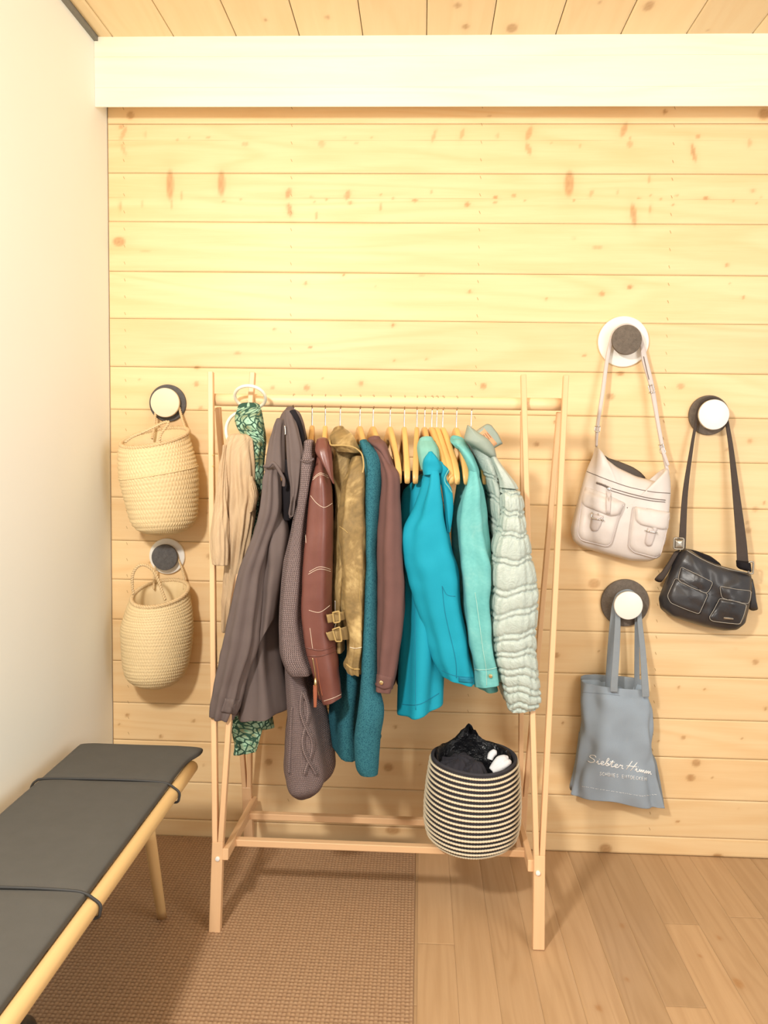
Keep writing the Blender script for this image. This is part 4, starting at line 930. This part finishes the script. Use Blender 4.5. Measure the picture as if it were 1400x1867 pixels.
def pk(pts, T, name, mat, parent, n=70, sm=1, p=4.5): 
    L = patch(tb, pts, T, n, 8, sm, p, -.08); return part(name, L, mat, parent), [L[:2], bag[:2]]
L_PK = cw((285, 850), (262, 950), (240, 1110), (262, 1150), (420, 1190), (446, 1176), (490, 1020), (530, 930), (400, 890)); lpo, lt = pk(L_PK, .014, 'pocket', M_wleath, t)
R_PK = cw((582, 945), (565, 1060), (552, 1190), (580, 1222), (720, 1260), (750, 1232), (785, 1090), (800, 990), (690, 960)); rpo, rt = pk(R_PK, .014, 'pocket', M_wleath, t)
def pflap(ms, pts, T, name, mat, parent, n=60, sm=1):
    L = patch(bvh(*ms), pts, T, n, 6, sm, 5.0, -.09, .001); return part(name, L, mat, parent), bvh(L[:2], *ms)
lfo, lft = pflap(lt, cw((292, 822), (266, 915), (285, 942), (440, 1004), (490, 998), (536, 925), (420, 870)), .006, 'flap', M_wleath, lpo)
for pp_, tree_, par_ in ((L_PK, lt, lpo), (R_PK, rt, rpo)):
    P2 = smooth_outline(pp_, 70, 1); c = P2.mean(0); P2 = c+(P2-c)*.985
    tq = bvh(*tree_); part('piping', tube(np.array([hit(tq, x, y, .0008, -.09)[0] for x, y in P2]), .0017, 6, closed=True), M_wstrap, par_)
rfo, rft = pflap(rt, cw((592, 945), (594, 1030), (625, 1056), (760, 1086), (792, 1080), (803, 978), (700, 962)), .006, 'flap', M_wleath, rpo)
for tree, par, tabp, c, ang in ((lft, lfo, cw((332, 985), (318, 1070), (330, 1095), (362, 1095), (382, 1060), (402, 1000)), cw((370, 992))[0], .16), (rft, rfo, cw((668, 1070), (650, 1165), (664, 1186), (690, 1184), (706, 1140), (726, 1075)), cw((700, 1068))[0], .12)):
    L = patch(tree, tabp, .004, 44, 5, 1, 5.0, -.1, .002); part('buckle_strap', L, M_wstrap, par); tt = bvh(L[:2], bag[:2])
    frame_on(tt, c, 21, 18, ang, .0019, 'buckle', M_chrome, par, .006)
    a = hit(tt, c[0]-1, c[1]-5, .004)[0]; b = hit(tt, c[0]-.5, c[1]+3, .005)[0]; part('buckle_prong', tube(np.array([a, b]), .0011, 6), M_chrome, par)
line_on(tb, cw((300, 732), (420, 780), (560, 828), (700, 856), (805, 864)), .0011, M_crease, 'seam', bo, .0008, fallY=-.06)
zo = line_on(tb, cw((358, 800), (400, 814), (440, 836)), .0036, M_crease, 'zip_opening', bo, .0005, fallY=-.06)
line_on(tb, cw((362, 796), (405, 810), (443, 830)), .0013, M_chrome, 'zip_teeth', bo, .004, fallY=-.06)
zf = line_on(tb, cw((445, 848), (560, 882), (680, 908), (774, 918)), .0012, M_crease, 'zip_edge', bo, .0008, fallY=-.06)
line_on(tb, cw((450, 834), (560, 866), (680, 894), (776, 906)), .0012, M_crease, 'zip_edge', bo, .0008, fallY=-.06)
part('zip_pull', patch(lft, cw((418, 850), (414, 920), (416, 988), (440, 990), (444, 920), (446, 855)), .003, 40, 4, 0, 5, -.1, .003), M_wstrap, t)
pz = hit(tb, *cw((433, 838))[0], .005)[0]; v, f, u = disc((pz[0], pz[2]), .005, pz[1]+.003, pz[1]-.002, 16, .001); mk('zip_slider', v, f, M_chrome, t)
st = band([(1087, 814), (1089, 778), (1099, 712), (1106, 660), (1113, 625), (1122, 603), (1142, 593), (1161, 603), (1169, 625), (1176, 660), (1188, 705), (1199, 770), (1206, 808), (1217, 862)], [4, 6, 7, 7, 7, 7, 7, 7, 8, 11, 9, 7, 7, 6], [-.045, -.045, -.04, -.03, -.026, -.026, -.026, -.026, -.026, -.03, -.035, -.045, -.05, -.05], .012)
so = part('shoulder_strap', st, M_wstrap, t)
ts = bvh(st[:2])
for c, w, h, ang in (((1187, 709), 8, 14, -.3), ((1090, 782), 7, 10, .1), ((1207, 818), 6, 16, -.3)):
    frame_on(ts, c, w, h, ang, .0016, 'strap_buckle', M_chrome, so, .004, -.05)
line_on(ts, [(1173, 650), (1178, 672), (1183, 692)], .0012, M_crease, 'strap_slot', so, .001, -.04)
part('strap_tail', band([(1207, 818), (1212, 832), (1218, 848)], [6, 6, 5], [-.062, -.064, -.062], .004, 16), M_wstrap, so)

M_bleath = leather('black_leather', lin(62, 60, 62), lin(34, 34, 38), .34)
M_bstrap = fabric('dark_webbing', lin(84, 74, 68), lin(64, 56, 52), .8, strength=.2)
M_bthread = plain('pale_thread', (.52, .48, .42), .8)
M_gun = plain('gunmetal', (.42, .38, .32), .35, .8, .05)
t = thing('satchel', 'black leather satchel with pale stitched flap pockets on the right-hand hook', 'bag', at(1300, 1140, -.05), 'bags hung on round hooks')
bb_out = cw((885, 1195), (845, 1240), (805, 1330), (765, 1420), (735, 1500), (745, 1565), (800, 1610), (900, 1642), (1010, 1675), (1130, 1700), (1210, 1697), (1262, 1655), (1285, 1540), (1298, 1420), (1300, 1355), (1230, 1335), (1115, 1305), (1000, 1252), (925, 1208))
bag2 = pillow(bb_out, -.012, .085, n=140, rings=16, smooth=1, p=2.6, wrinkle=.012, seed=9)
bo = part('body', bag2, M_bleath, t); tb2 = bvh(bag2[:2])
part('inner_back', pillow(cw((900, 1200), (960, 1212), (1050, 1245), (1110, 1290), (1120, 1310), (1000, 1280), (920, 1230)), -.016, .03, n=50, rings=5), M_black, t)
part('side_wing', pillow(cw((870, 1205), (830, 1218), (795, 1280), (750, 1345), (705, 1388), (722, 1402), (752, 1408), (792, 1350), (840, 1260)), -.04, .012, n=50, rings=5, smooth=1), M_bstrap, t)
part('side_wing', pillow(cw((1292, 1375), (1308, 1385), (1322, 1450), (1330, 1520), (1342, 1572), (1310, 1580), (1284, 1572), (1284, 1460)), -.03, .012, n=50, rings=5, smooth=1), M_bleath, t)
def pk2(pts, T, name, mat, parent, tree, base=0.0):
    L = patch(tree, pts, T, 70, 8, 1, 4.5, -.08, base); return part(name, L, mat, parent), bvh(L[:2], bag2[:2])
lp_pts = cw((835, 1375), (800, 1450), (783, 1490), (805, 1532), (900, 1572), (984, 1602), (1010, 1545), (1040, 1478), (930, 1425))
rp_pts = cw((1105, 1500), (1070, 1570), (1036, 1625), (1055, 1642), (1150, 1655), (1232, 1662), (1255, 1610), (1275, 1540), (1180, 1515))
lpo, lt = pk2(lp_pts, .012, 'pocket', M_bleath, t, tb2); rpo, rt = pk2(rp_pts, .012, 'pocket', M_bleath, t, tb2)
lf_pts = cw((868, 1308), (852, 1370), (850, 1396), (940, 1442), (1032, 1476), (1050, 1450), (1070, 1408), (960, 1352))
rf_pts = cw((1104, 1428), (1112, 1480), (1120, 1502), (1200, 1525), (1284, 1537), (1296, 1500), (1300, 1458), (1200, 1446))
lfo, lft = pk2(lf_pts, .005, 'flap', M_bleath, lpo, lt, .001); rfo, rft = pk2(rf_pts, .005, 'flap', M_bleath, rpo, rt, .001)
for pts, tree, par in ((lf_pts, lft, lfo), (rf_pts, rft, rfo), (lp_pts, lt, lpo), (rp_pts, rt, rpo)):
    P2 = smooth_outline(pts, 60, 1); c = P2.mean(0); P2 = c+(P2-c)*.955
    P = np.array([hit(tree, x, y, .0008, -.09)[0] for x, y in P2]); part('stitching', tube(P, .0007, 5, closed=True), M_bthread, par)
line_on(tb2, cw((1110, 1312), (1180, 1332), (1290, 1352)), .0007, M_bthread, 'stitching', bo, fallY=-.06)
line_on(tb2, cw((905, 1212), (990, 1262), (1080, 1304), (1110, 1312)), .0007, M_bthread, 'stitching', bo, fallY=-.06)
part('name_plate', patch(rt, cw((1130, 1616), (1190, 1622), (1190, 1632), (1130, 1628)), .002, 30, 4, 0, 5, -.09, .001), M_gun, t)
sp = band([(1243, 1000), (1244, 985), (1249, 900), (1261, 815), (1267, 780), (1272, 750), (1281, 731), (1299, 725), (1315, 733), (1322, 752), (1326, 775), (1333, 820), (1343, 910), (1351, 985), (1354, 1030)], [13, 13, 10, 6, 5, 5, 5, 5, 5, 6, 7, 9, 14, 19, 21], [-.06, -.058, -.045, -.034, -.028, -.026, -.026, -.026, -.026, -.026, -.028, -.034, -.045, -.055, -.058], .006)
so = part('shoulder_strap', sp, M_bstrap, t); ts = bvh(sp[:2])
for c, w, h, a_ in (((1237, 991), 17, 20, .05), ((1369, 1035), 8, 22, .05)):
    frame_on(ts, c, w, h, a_, .0028, 'strap_buckle', M_gun, so, .004, -.07)
part('buckle_plate', pillow([(1229, 983), (1246, 983), (1246, 1000), (1229, 1000)], -.062, .012, n=40, rings=5, smooth=0), M_gun, so)
part('strap_anchor', pillow(cw((1205, 1270), (1290, 1280), (1298, 1345), (1225, 1325), (1208, 1310)), -.045, .035, n=50, rings=6, smooth=1), M_black, so)

# tote
M_tote = fabric('blue_grey_canvas', lin(160, 174, 188), lin(138, 150, 162), .85, strength=.12, var=9)
M_tstrap = fabric('blue_grey_tape', lin(148, 157, 164), lin(130, 137, 144), .85, strength=.1)
M_print = plain('white_print', (.92, .92, .90), .7, 0, .01)
t = thing('tote_bag', 'blue-grey cotton tote bag with white handwritten print on the lower hook', 'bag', at(1125, 1470, -.04), 'bags hung on round hooks')
tot = loft([(1061, 1242, 1181, 1254, -.048, .05, .004), (1060, 1262, 1184, 1268, -.05, .055), (1059, 1290, 1189, 1292, -.052, .06), (1057, 1340, 1188, 1345, -.055, .062), (1054, 1375, 1189, 1385, -.055, .06), (1048, 1410, 1198, 1430, -.054, .055), (1041, 1448, 1210, 1472, -.05, .045)], nlen=80, nseg=140, p=2.6, disp=lambda t, th, a, L: gathers(.0062, 3, 12)(t, th, a, L)*(.25+.75*min(1, t*5)), open_top=True, seed=90, crease=.006)
bo = part('body', tot, M_tote, t); tt = bvh(tot[:2])
part('back_panel', loft([(1059, 1233, 1176, 1243, -.026, .006), (1059, 1260, 1180, 1262, -.026, .006), (1059, 1290, 1184, 1290, -.026, .006)], nlen=12, nseg=60, folds=.001, seed=3), M_tstrap, t)
part('side_fold', pillow([(1187, 1370), (1196, 1385), (1203, 1420), (1212, 1474), (1200, 1470), (1192, 1420)], -.02, .02, n=40, rings=5, smooth=1), M_tstrap, t)
part('bottom_corner', pillow([(1056, 1330), (1048, 1390), (1037, 1436), (1041, 1445), (1056, 1430), (1062, 1370)], -.025, .018, n=40, rings=5, smooth=1), M_tote, t)
part('handle', band([(1119, 1262), (1120, 1240), (1124, 1180), (1126, 1125), (1124, 1103), (1130, 1088), (1145, 1082), (1159, 1089), (1165, 1105), (1166, 1130), (1172, 1190), (1176, 1250), (1177, 1270)], [13, 13, 12, 10, 7, 7, 7, 7, 7, 9, 11, 13, 13], [-.088, -.084, -.06, -.038, -.028, -.026, -.026, -.026, -.028, -.038, -.06, -.084, -.088], .004), M_tstrap, t)
part('handle', band([(1108, 1262), (1109, 1240), (1113, 1180), (1117, 1125), (1119, 1103), (1127, 1084), (1145, 1077), (1158, 1086), (1161, 1105), (1161, 1130), (1161, 1190), (1161, 1250), (1161, 1270)], [11, 11, 11, 9, 6, 6, 6, 6, 6, 8, 9, 10, 10], [-.028, -.028, -.028, -.026, -.024, -.022, -.022, -.022, -.024, -.026, -.028, -.028, -.028], .004), M_tstrap, t)
line_on(tt, [(1062, 1262), (1090, 1264), (1130, 1268)], .0006, M_tstrap, 'hem_stitch', bo, fallY=-.08)
SC = {'S': ([[(.62, .8), (.5, 1), (.2, .95), (.12, .7), (.5, .45), (.55, .2), (.3, 0), (0, .12)]], .72),
 'i': ([[(0, .08), (.12, .42), (.14, .08), (.22, 0), (.34, .1)], [(.2, .62), (.23, .66)]], .32),
 'e': ([[(0, .1), (.2, .22), (.3, .38), (.2, .46), (.08, .32), (.1, .08), (.22, 0), (.4, .1)]], .38),
 'b': ([[(0, .1), (.3, .85), (.2, .98), (.12, .5), (.12, .08), (.24, 0), (.38, .18), (.28, .36), (.2, .28), (.44, .14)]], .42),
 't': ([[(0, .1), (.22, .85), (.16, .1), (.26, 0), (.4, .1)], [(0, .6), (.4, .66)]], .38),
 'r': ([[(0, .08), (.14, .46), (.2, .36), (.34, .42), (.3, .08), (.46, .04)]], .44),
 'H': ([[(.05, 0), (.42, 1.25)], [(.42, -.05), (.85, 1.2)], [(0, .5), (.9, .62)]], .78),
 'm': ([[(0, .06), (.08, .4), (.12, .02), (.24, .38), (.28, .02), (.4, .38), (.46, .04), (.56, .08)]], .54),
 ' ': ([], .2)}
CP = {'S': [[(.5, .85), (.3, 1), (.05, .8), (.5, .3), (.3, 0), (0, .15)]], 'C': [[(.5, .85), (.3, 1), (0, .7), (0, .3), (.3, 0), (.5, .15)]], 'H': [[(0, 0), (0, 1)], [(.5, 0), (.5, 1)], [(0, .5), (.5, .5)]],
 'O': [[(.25, 0), (0, .3), (0, .7), (.25, 1), (.5, .7), (.5, .3), (.25, 0)], [(.1, 1.25), (.12, 1.3)], [(.38, 1.25), (.4, 1.3)]], 'N': [[(0, 0), (0, 1), (.5, 0), (.5, 1)]], 'E': [[(.45, 0), (0, 0), (0, 1), (.45, 1)], [(0, .5), (.38, .5)]],
 'T': [[(.25, 0), (.25, 1)], [(0, 1), (.5, 1)]], 'D': [[(0, 0), (0, 1), (.3, 1), (.5, .7), (.5, .3), (.3, 0), (0, 0)]], 'K': [[(0, 0), (0, 1)], [(.48, 1), (0, .45), (.5, 0)]], ' ': []}
def write(strokes, name, r):
    ms = []
    for s in strokes:
        s = np.array(s, float)
        if len(s) > 2: s = catmull(s, len(s)*4)
        ms.append(tube(np.array([hit(tt, x, y, .0006, -.085)[0] for x, y in s]), r, 5))
    part(name, join(*ms), M_print, bo)
ss = []; x = 0.0; tot_w = sum(SC[c][1] for c in 'Siebter Himm')
x0, y0, x1, y1 = 1071, 1389, 1187, 1412; kx = (x1-x0)/tot_w; ch = 13.5
for c in 'Siebter Himm':
    for s in SC[c][0]:
        ss.append([(x0+(x+a)*kx+(b*2.5), y0+(y1-y0)*((x+a)/tot_w)-b*ch) for a, b in s])
    x += SC[c][1]
write(ss, 'script_print', .0013)
ss = []; word = 'SCHONES ENTDECKEN'; x0, y0, x1, y1 = 1093, 1413.5, 1180, 1424; st_ = (x1-x0)/(len(word)*.8)
for i, c in enumerate(word):
    for s in CP[c]: ss.append([(x0+(i*.8+a)*st_, y0+(y1-y0)*(i/len(word))-b*6) for a, b in s])
ms = []
for s in ss: ms.append(tube(np.array([hit(tt, x, y, .0006, -.085)[0] for x, y in s]), .0007, 5))
part('capital_print', join(*ms), M_print, bo)
rk = random.Random(8); ms = []; x = 1061.0
while x < 1196:
    w = rk.uniform(1.2, 4.5); y = 1433.5+(x-1061)/135*22-(8 if x > 1170 else 0)*(x-1170)/26
    ms.append(tube(np.array([hit(tt, x+q*w, y+q*w*.16+rk.uniform(-.4, .4), .0005, -.08)[0] for q in (0, .5, 1)]), .0005, 5)); x += w+rk.uniform(.8, 3)
part('small_print', join(*ms), M_print, bo)

# ------------------------------------------------------------------ striped basket on the rack
M_coil = fabric('charcoal_cotton_rope', lin(70, 68, 72), lin(48, 46, 52), .9, strength=.3)
M_cream = plain('cream_braid', (.72, .62, .45), .85, 0, .18, 200, .2)
C0 = at(861, 1450, -.333); bx_, by_ = C0[0], -.333
zb, zt = .188, .427
def brad(z):
    q = (z-zb)/(zt-zb); return float(np.interp(q, [0, .03, .1, .25, .45, .7, .9, 1], [.098, .112, .124, .131, .1315, .127, .121, .1175]))
t = thing('striped_basket', 'charcoal and cream striped rope basket standing on the rack rails', 'basket', (bx_, by_, zb))
nz, ns = 90, 120; vs = []; uv = []
zl = list(np.linspace(zb, zt, nz))
rings = [(.01, zb), (.06, zb), (.09, zb)]+[(brad(z)+.0022*math.sin((z-zb)/.0138*2*math.pi), z) for z in zl]+[(brad(zt)-.003, zt+.003), (brad(zt)-.007, zt), (brad(zt)-.009, zt-.03), (brad(zt)-.009, zb+.02), (.01, zb+.015)]
for r, z in rings:
    for j in range(ns+1):
        a = math.pi/2+2*math.pi*j/ns; w = 1+.012*math.sin(3*a+1)+.006*math.sin(5*a+z*20)
        vs.append((bx_+r*w*math.cos(a), by_+r*w*1.06*math.sin(a), z+.004*math.sin(2*a+.6)*(z-zb)/(zt-zb))); uv.append((a*.13, z))
part('body', (np.array(vs), grid_faces(len(rings), ns+1), np.array(uv)), M_coil, t)
for k in range(17):
    z = zb+.0066+k*.0138; n = 420; vs = []
    for j in range(n):
        a = 2*math.pi*j/n; w = 1+.012*math.sin(3*a+1)+.006*math.sin(5*a+z*20); br = .0018*(1 if (j//2) % 2 else -.3)
        for q in range(6):
            an = 2*math.pi*q/6; rr = brad(z)+.0016+math.cos(an)*(.0032+br*.5)
            vs.append((bx_+rr*w*math.cos(a), by_+rr*w*1.06*math.sin(a), z+math.sin(an)*(.0028+br*.2)+.004*math.sin(2*a+.6)*(z-zb)/(zt-zb)))
    f = grid_faces(n, 6, True); b = (n-1)*6; f += [(b+q, b+(q+1) % 6, (q+1) % 6, q) for q in range(6)]
    mk('cream_coil', np.array(vs), f, M_cream, t)
def gloss():
    g = G('black_plastic_film'); n = g.noise(g.ob, 45, 4, .6, 1.0); g.set(Base_Color=(.012, .012, .014), Roughness=.18); g.bump(n, .8, .012); return g.m
vs = []; n = 120
for k, (dr, dz) in enumerate(((-.0095, -.05), (-.0095, -.004), (-.008, .008), (-.012, .010), (-.018, .002), (-.02, -.05), (-.025, -.12))):
    for j in range(n):
        a = 2*math.pi*j/n; r = brad(zt)+dr
        back = math.exp(-((math.atan2(math.sin(a-1.68), math.cos(a-1.68)))/.30)**2)
        hgt = .052*back*(1 if k in (2, 3) else .35 if k in (1, 4) else 0)
        r *= (1+.012*math.sin(3*a+1)+.006*math.sin(5*a+zt*20))*(.985 if k < 2 else .96); x, y, z = bx_+r*math.cos(a), by_+r*1.06*math.sin(a)-.03*back*(k in (2, 3)), zt+dz+hgt-.004*(math.sin(a) < -.2)*(k in (2, 3))
        nn = mnoise.noise(Vector((x*60, y*60, z*60+k)))
        low = -.016*max(0, min(1, (.35-math.sin(a))*2))
        vs.append((x, y+.006*nn*back, z+.008*nn*(k in (1, 2, 3, 4))*(.4+back)+low))
lin_o = mk('bin_liner', np.array(vs), grid_faces(7, n, True), gloss())
tag(lin_o, 'glossy black plastic liner peaking up inside the striped basket', 'plastic bag')
def mound(name, c, r, mat, lab, cat, seed, amp=.25, fr=22, uvd=False):
    vs = []; nu, nv = 48, 24; uv = []
    for i in range(nv+1):
        for j in range(nu):
            ph = math.pi*i/nv; a = 2*math.pi*j/nu
            d = np.array([math.sin(ph)*math.cos(a), math.sin(ph)*math.sin(a), math.cos(ph)])
            k = 1+amp*mnoise.noise(Vector(d*1.6)+Vector((seed, 0, 0)))+amp*.35*math.sin(a*9+seed+2*ph)*math.sin(ph)
            p_ = np.array(c)+d*np.array(r)*k; vs.append(p_); uv.append((p_[0], p_[2]))
    return tag(mk(name, np.array(vs), grid_faces(nv+1, nu, True), mat, uv=np.array(uv)), lab, cat)
M_knitb = crinkle('black_knit', lin(56, 54, 62), lin(34, 32, 40), 260)
p = at(826, 1378, -.32); mound('black_scarf', (p[0]+.012, -.333, .381), (.062, .075, .042), M_knitb, 'soft black knitted scarf bundled in the left of the striped basket', 'scarf', 3)
p = at(866, 1392, -.37); mound('black_cloth', (p[0], -.37, .387), (.034, .058, .036), M_knitb, 'black gathered cloth at the front of the striped basket', 'cloth', 7, .2)
M_whc = fabric('white_cotton', (.86, .86, .88), (.70, .72, .76), .8, strength=.2)
t = thing('white_glove', 'white glove-like garment poking up in the right of the striped basket', 'glove', at(905, 1400, -.34))
def lobe(pts, rr, nm='finger'): part(nm, tube(catmull([at(x, y, Y) for x, y, Y in pts], 20), np.interp(np.linspace(0, 1, 20), np.linspace(0, 1, len(rr)), rr), 12), M_whc, t)
lobe(((893, 1385, -.36), (896, 1376, -.355), (902, 1371, -.35), (905, 1369, -.348)), (.008, .010, .009, .002), 'thumb')
lobe(((895, 1404, -.385), (903, 1396, -.38), (912, 1387, -.375), (922, 1382, -.37), (926, 1379, -.37)), (.007, .012, .014, .010, .002))
lobe(((898, 1407, -.39), (910, 1401, -.388), (920, 1394, -.385), (928, 1388, -.38), (930, 1386, -.38)), (.006, .010, .011, .009, .002))

# ------------------------------------------------------------------ bench
M_pad = fabric('charcoal_bench_cotton', lin(92, 90, 86), lin(78, 76, 72), .9, strength=.15, var=20)
M_cordb = plain('black_elastic_cord', (.035, .034, .033), .6)
bench = thing('bench', 'narrow wooden bench with a charcoal seat pad and cords along the left wall', 'bench', (-.77, -1.1, 0))
RX, RZ, RR = -.596, .420, .0165
def dowel(name, a, b, r, r1=None, par=bench):
    P = resample(np.array([a, b], float), 10); L = tube(P, np.linspace(r, r1 or r, 10), 20); return part(name, L, M_bench, par)
dowel('side_rail', (RX, -.455, RZ), (RX, -1.85, RZ), RR); dowel('side_rail', (-.925, -.455, RZ), (-.925, -1.85, RZ), RR)
for y in np.linspace(-.56, -1.75, 6): dowel('cross_bar', (RX-.012, y, RZ-.004), (-.913, y, RZ-.004), .009)
for sx in (1, -1):
    X0 = RX if sx > 0 else -.925; fx = -.673 if sx > 0 else -.85
    ltop = atz(272, 1502, .412)
    dowel('leg', (X0+(-.012 if sx > 0 else .012), ltop[1], .41), (fx, -.474, .009), .0145, .0125)
    dowel('leg', (X0+(-.012 if sx > 0 else .012), -1.60, .41), (fx, -1.84, .009), .0135, .0115)
ys = np.concatenate([[-.392, -.394, -.40, -.412], np.linspace(-.43, -1.80, 90), [-1.82, -1.828]]); vs = []; uv = []
nq = 64
for i, y in enumerate(ys):
    tt_ = min(i, len(ys)-1-i); e = (.35, .7, .9, .98)[min(tt_, 3)] if tt_ < 4 else 1.0
    flare = .022*math.exp(-((y+.40)/.05)**2)
    xl, xr = -.925, -.604+flare
    hz = .0135*e
    for j in range(nq):
        a = 2*math.pi*j/nq; c_, s_ = math.cos(a), math.sin(a)
        x = (xl+xr)/2+(xr-xl)/2*np.sign(c_)*abs(c_)**.22; z = .4425+hz*np.sign(s_)*abs(s_)**.55
        z += .0022*mnoise.noise(Vector((x*9, y*6, 2)))-.004*sum(math.exp(-((y-yc)/.012)**2) for yc in (-.642, -1.147))*max(0, s_)
        vs.append((x, y+.003*mnoise.noise(Vector((x*20, 3, 1))), z)); uv.append((x, y))
f = grid_faces(len(ys), nq, True); f.append(tuple(range(nq))); f.append(tuple(range((len(ys)-1)*nq, len(ys)*nq))[::-1])
part('seat_pad', (np.array(vs), f, np.array(uv)), M_pad, bench)
for yc in (-.642, -1.147):
    P = []
    zt_ = .456
    prof = [(-.905, zt_-.002), (-.80, zt_+.0005), (-.70, zt_), (-.63, zt_-.003), (-.606, .449), (-.590, .4395), (-.577, .428), (-.5765, .415), (-.584, .402), (-.62, .405), (-.77, .409), (-.90, .404), (-.943, .408), (-.944, .428), (-.932, .446)]
    part('elastic_cord', tube(catmull(np.array([(x, yc+.004*math.sin(x*9), z) for x, z in prof]), 90, True), .0031, 8, closed=True), M_cordb, bench)

# ------------------------------------------------------------------ shoe at the lower left corner
sp_ = atz(46, 1862, .075); sp_[1] += .028
M_shoe = leather('black_shoe_leather', (.03, .028, .028), (.015, .015, .016), .3)
M_sole = plain('black_sole_rubber', (.02, .02, .02), .7)
t = thing('shoe', 'black shoe on the rug under the bench, only its toe in view', 'shoe', (sp_[0], sp_[1]-.1, .009))
vs = []; uv = []; ns_, nr_ = 26, 24
for i in range(ns_):
    q = i/(ns_-1); y = sp_[1]+.02-q*.27
    w = float(np.interp(q, [0, .04, .15, .35, .6, .85, .97, 1], [.006, .024, .038, .044, .036, .034, .024, .006]))
    h = float(np.interp(q, [0, .04, .12, .3, .5, .7, 1], [.018, .045, .060, .068, .085, .10, .10]))
    for j in range(nr_):
        a = 2*math.pi*j/nr_; vs.append((sp_[0]-.012+w*math.cos(a)*(1 if math.sin(a) < 0 else .92), y, .018+(h*max(0, math.sin(a))**.8 if math.sin(a) > 0 else .004*math.sin(a)))); uv.append((j*.01, y))
f = grid_faces(ns_, nr_, True); f.append(tuple(range(nr_))[::-1]); f.append(tuple(range((ns_-1)*nr_, ns_*nr_)))
part('upper', (np.array(vs), f, np.array(uv)), M_shoe, t)
so_ = [(sp_[0]-.012+sg*float(np.interp(q, [0, .04, .15, .35, .6, .85, .97, 1], [.004, .026, .041, .047, .038, .037, .027, .004])), sp_[1]+.024-q*.277) for sg, qs in ((1, np.linspace(0, 1, 24)), (-1, np.linspace(1, 0, 24)[1:-1])) for q in qs]
n = len(so_); vs = [(x, y, .0085) for x, y in so_]+[(x, y, .020) for x, y in so_]
mk('sole', np.array(vs), [tuple(range(n))[::-1], tuple(range(n, 2*n))]+[(i, (i+1) % n, n+(i+1) % n, n+i) for i in range(n)], M_sole, t, smooth=False)
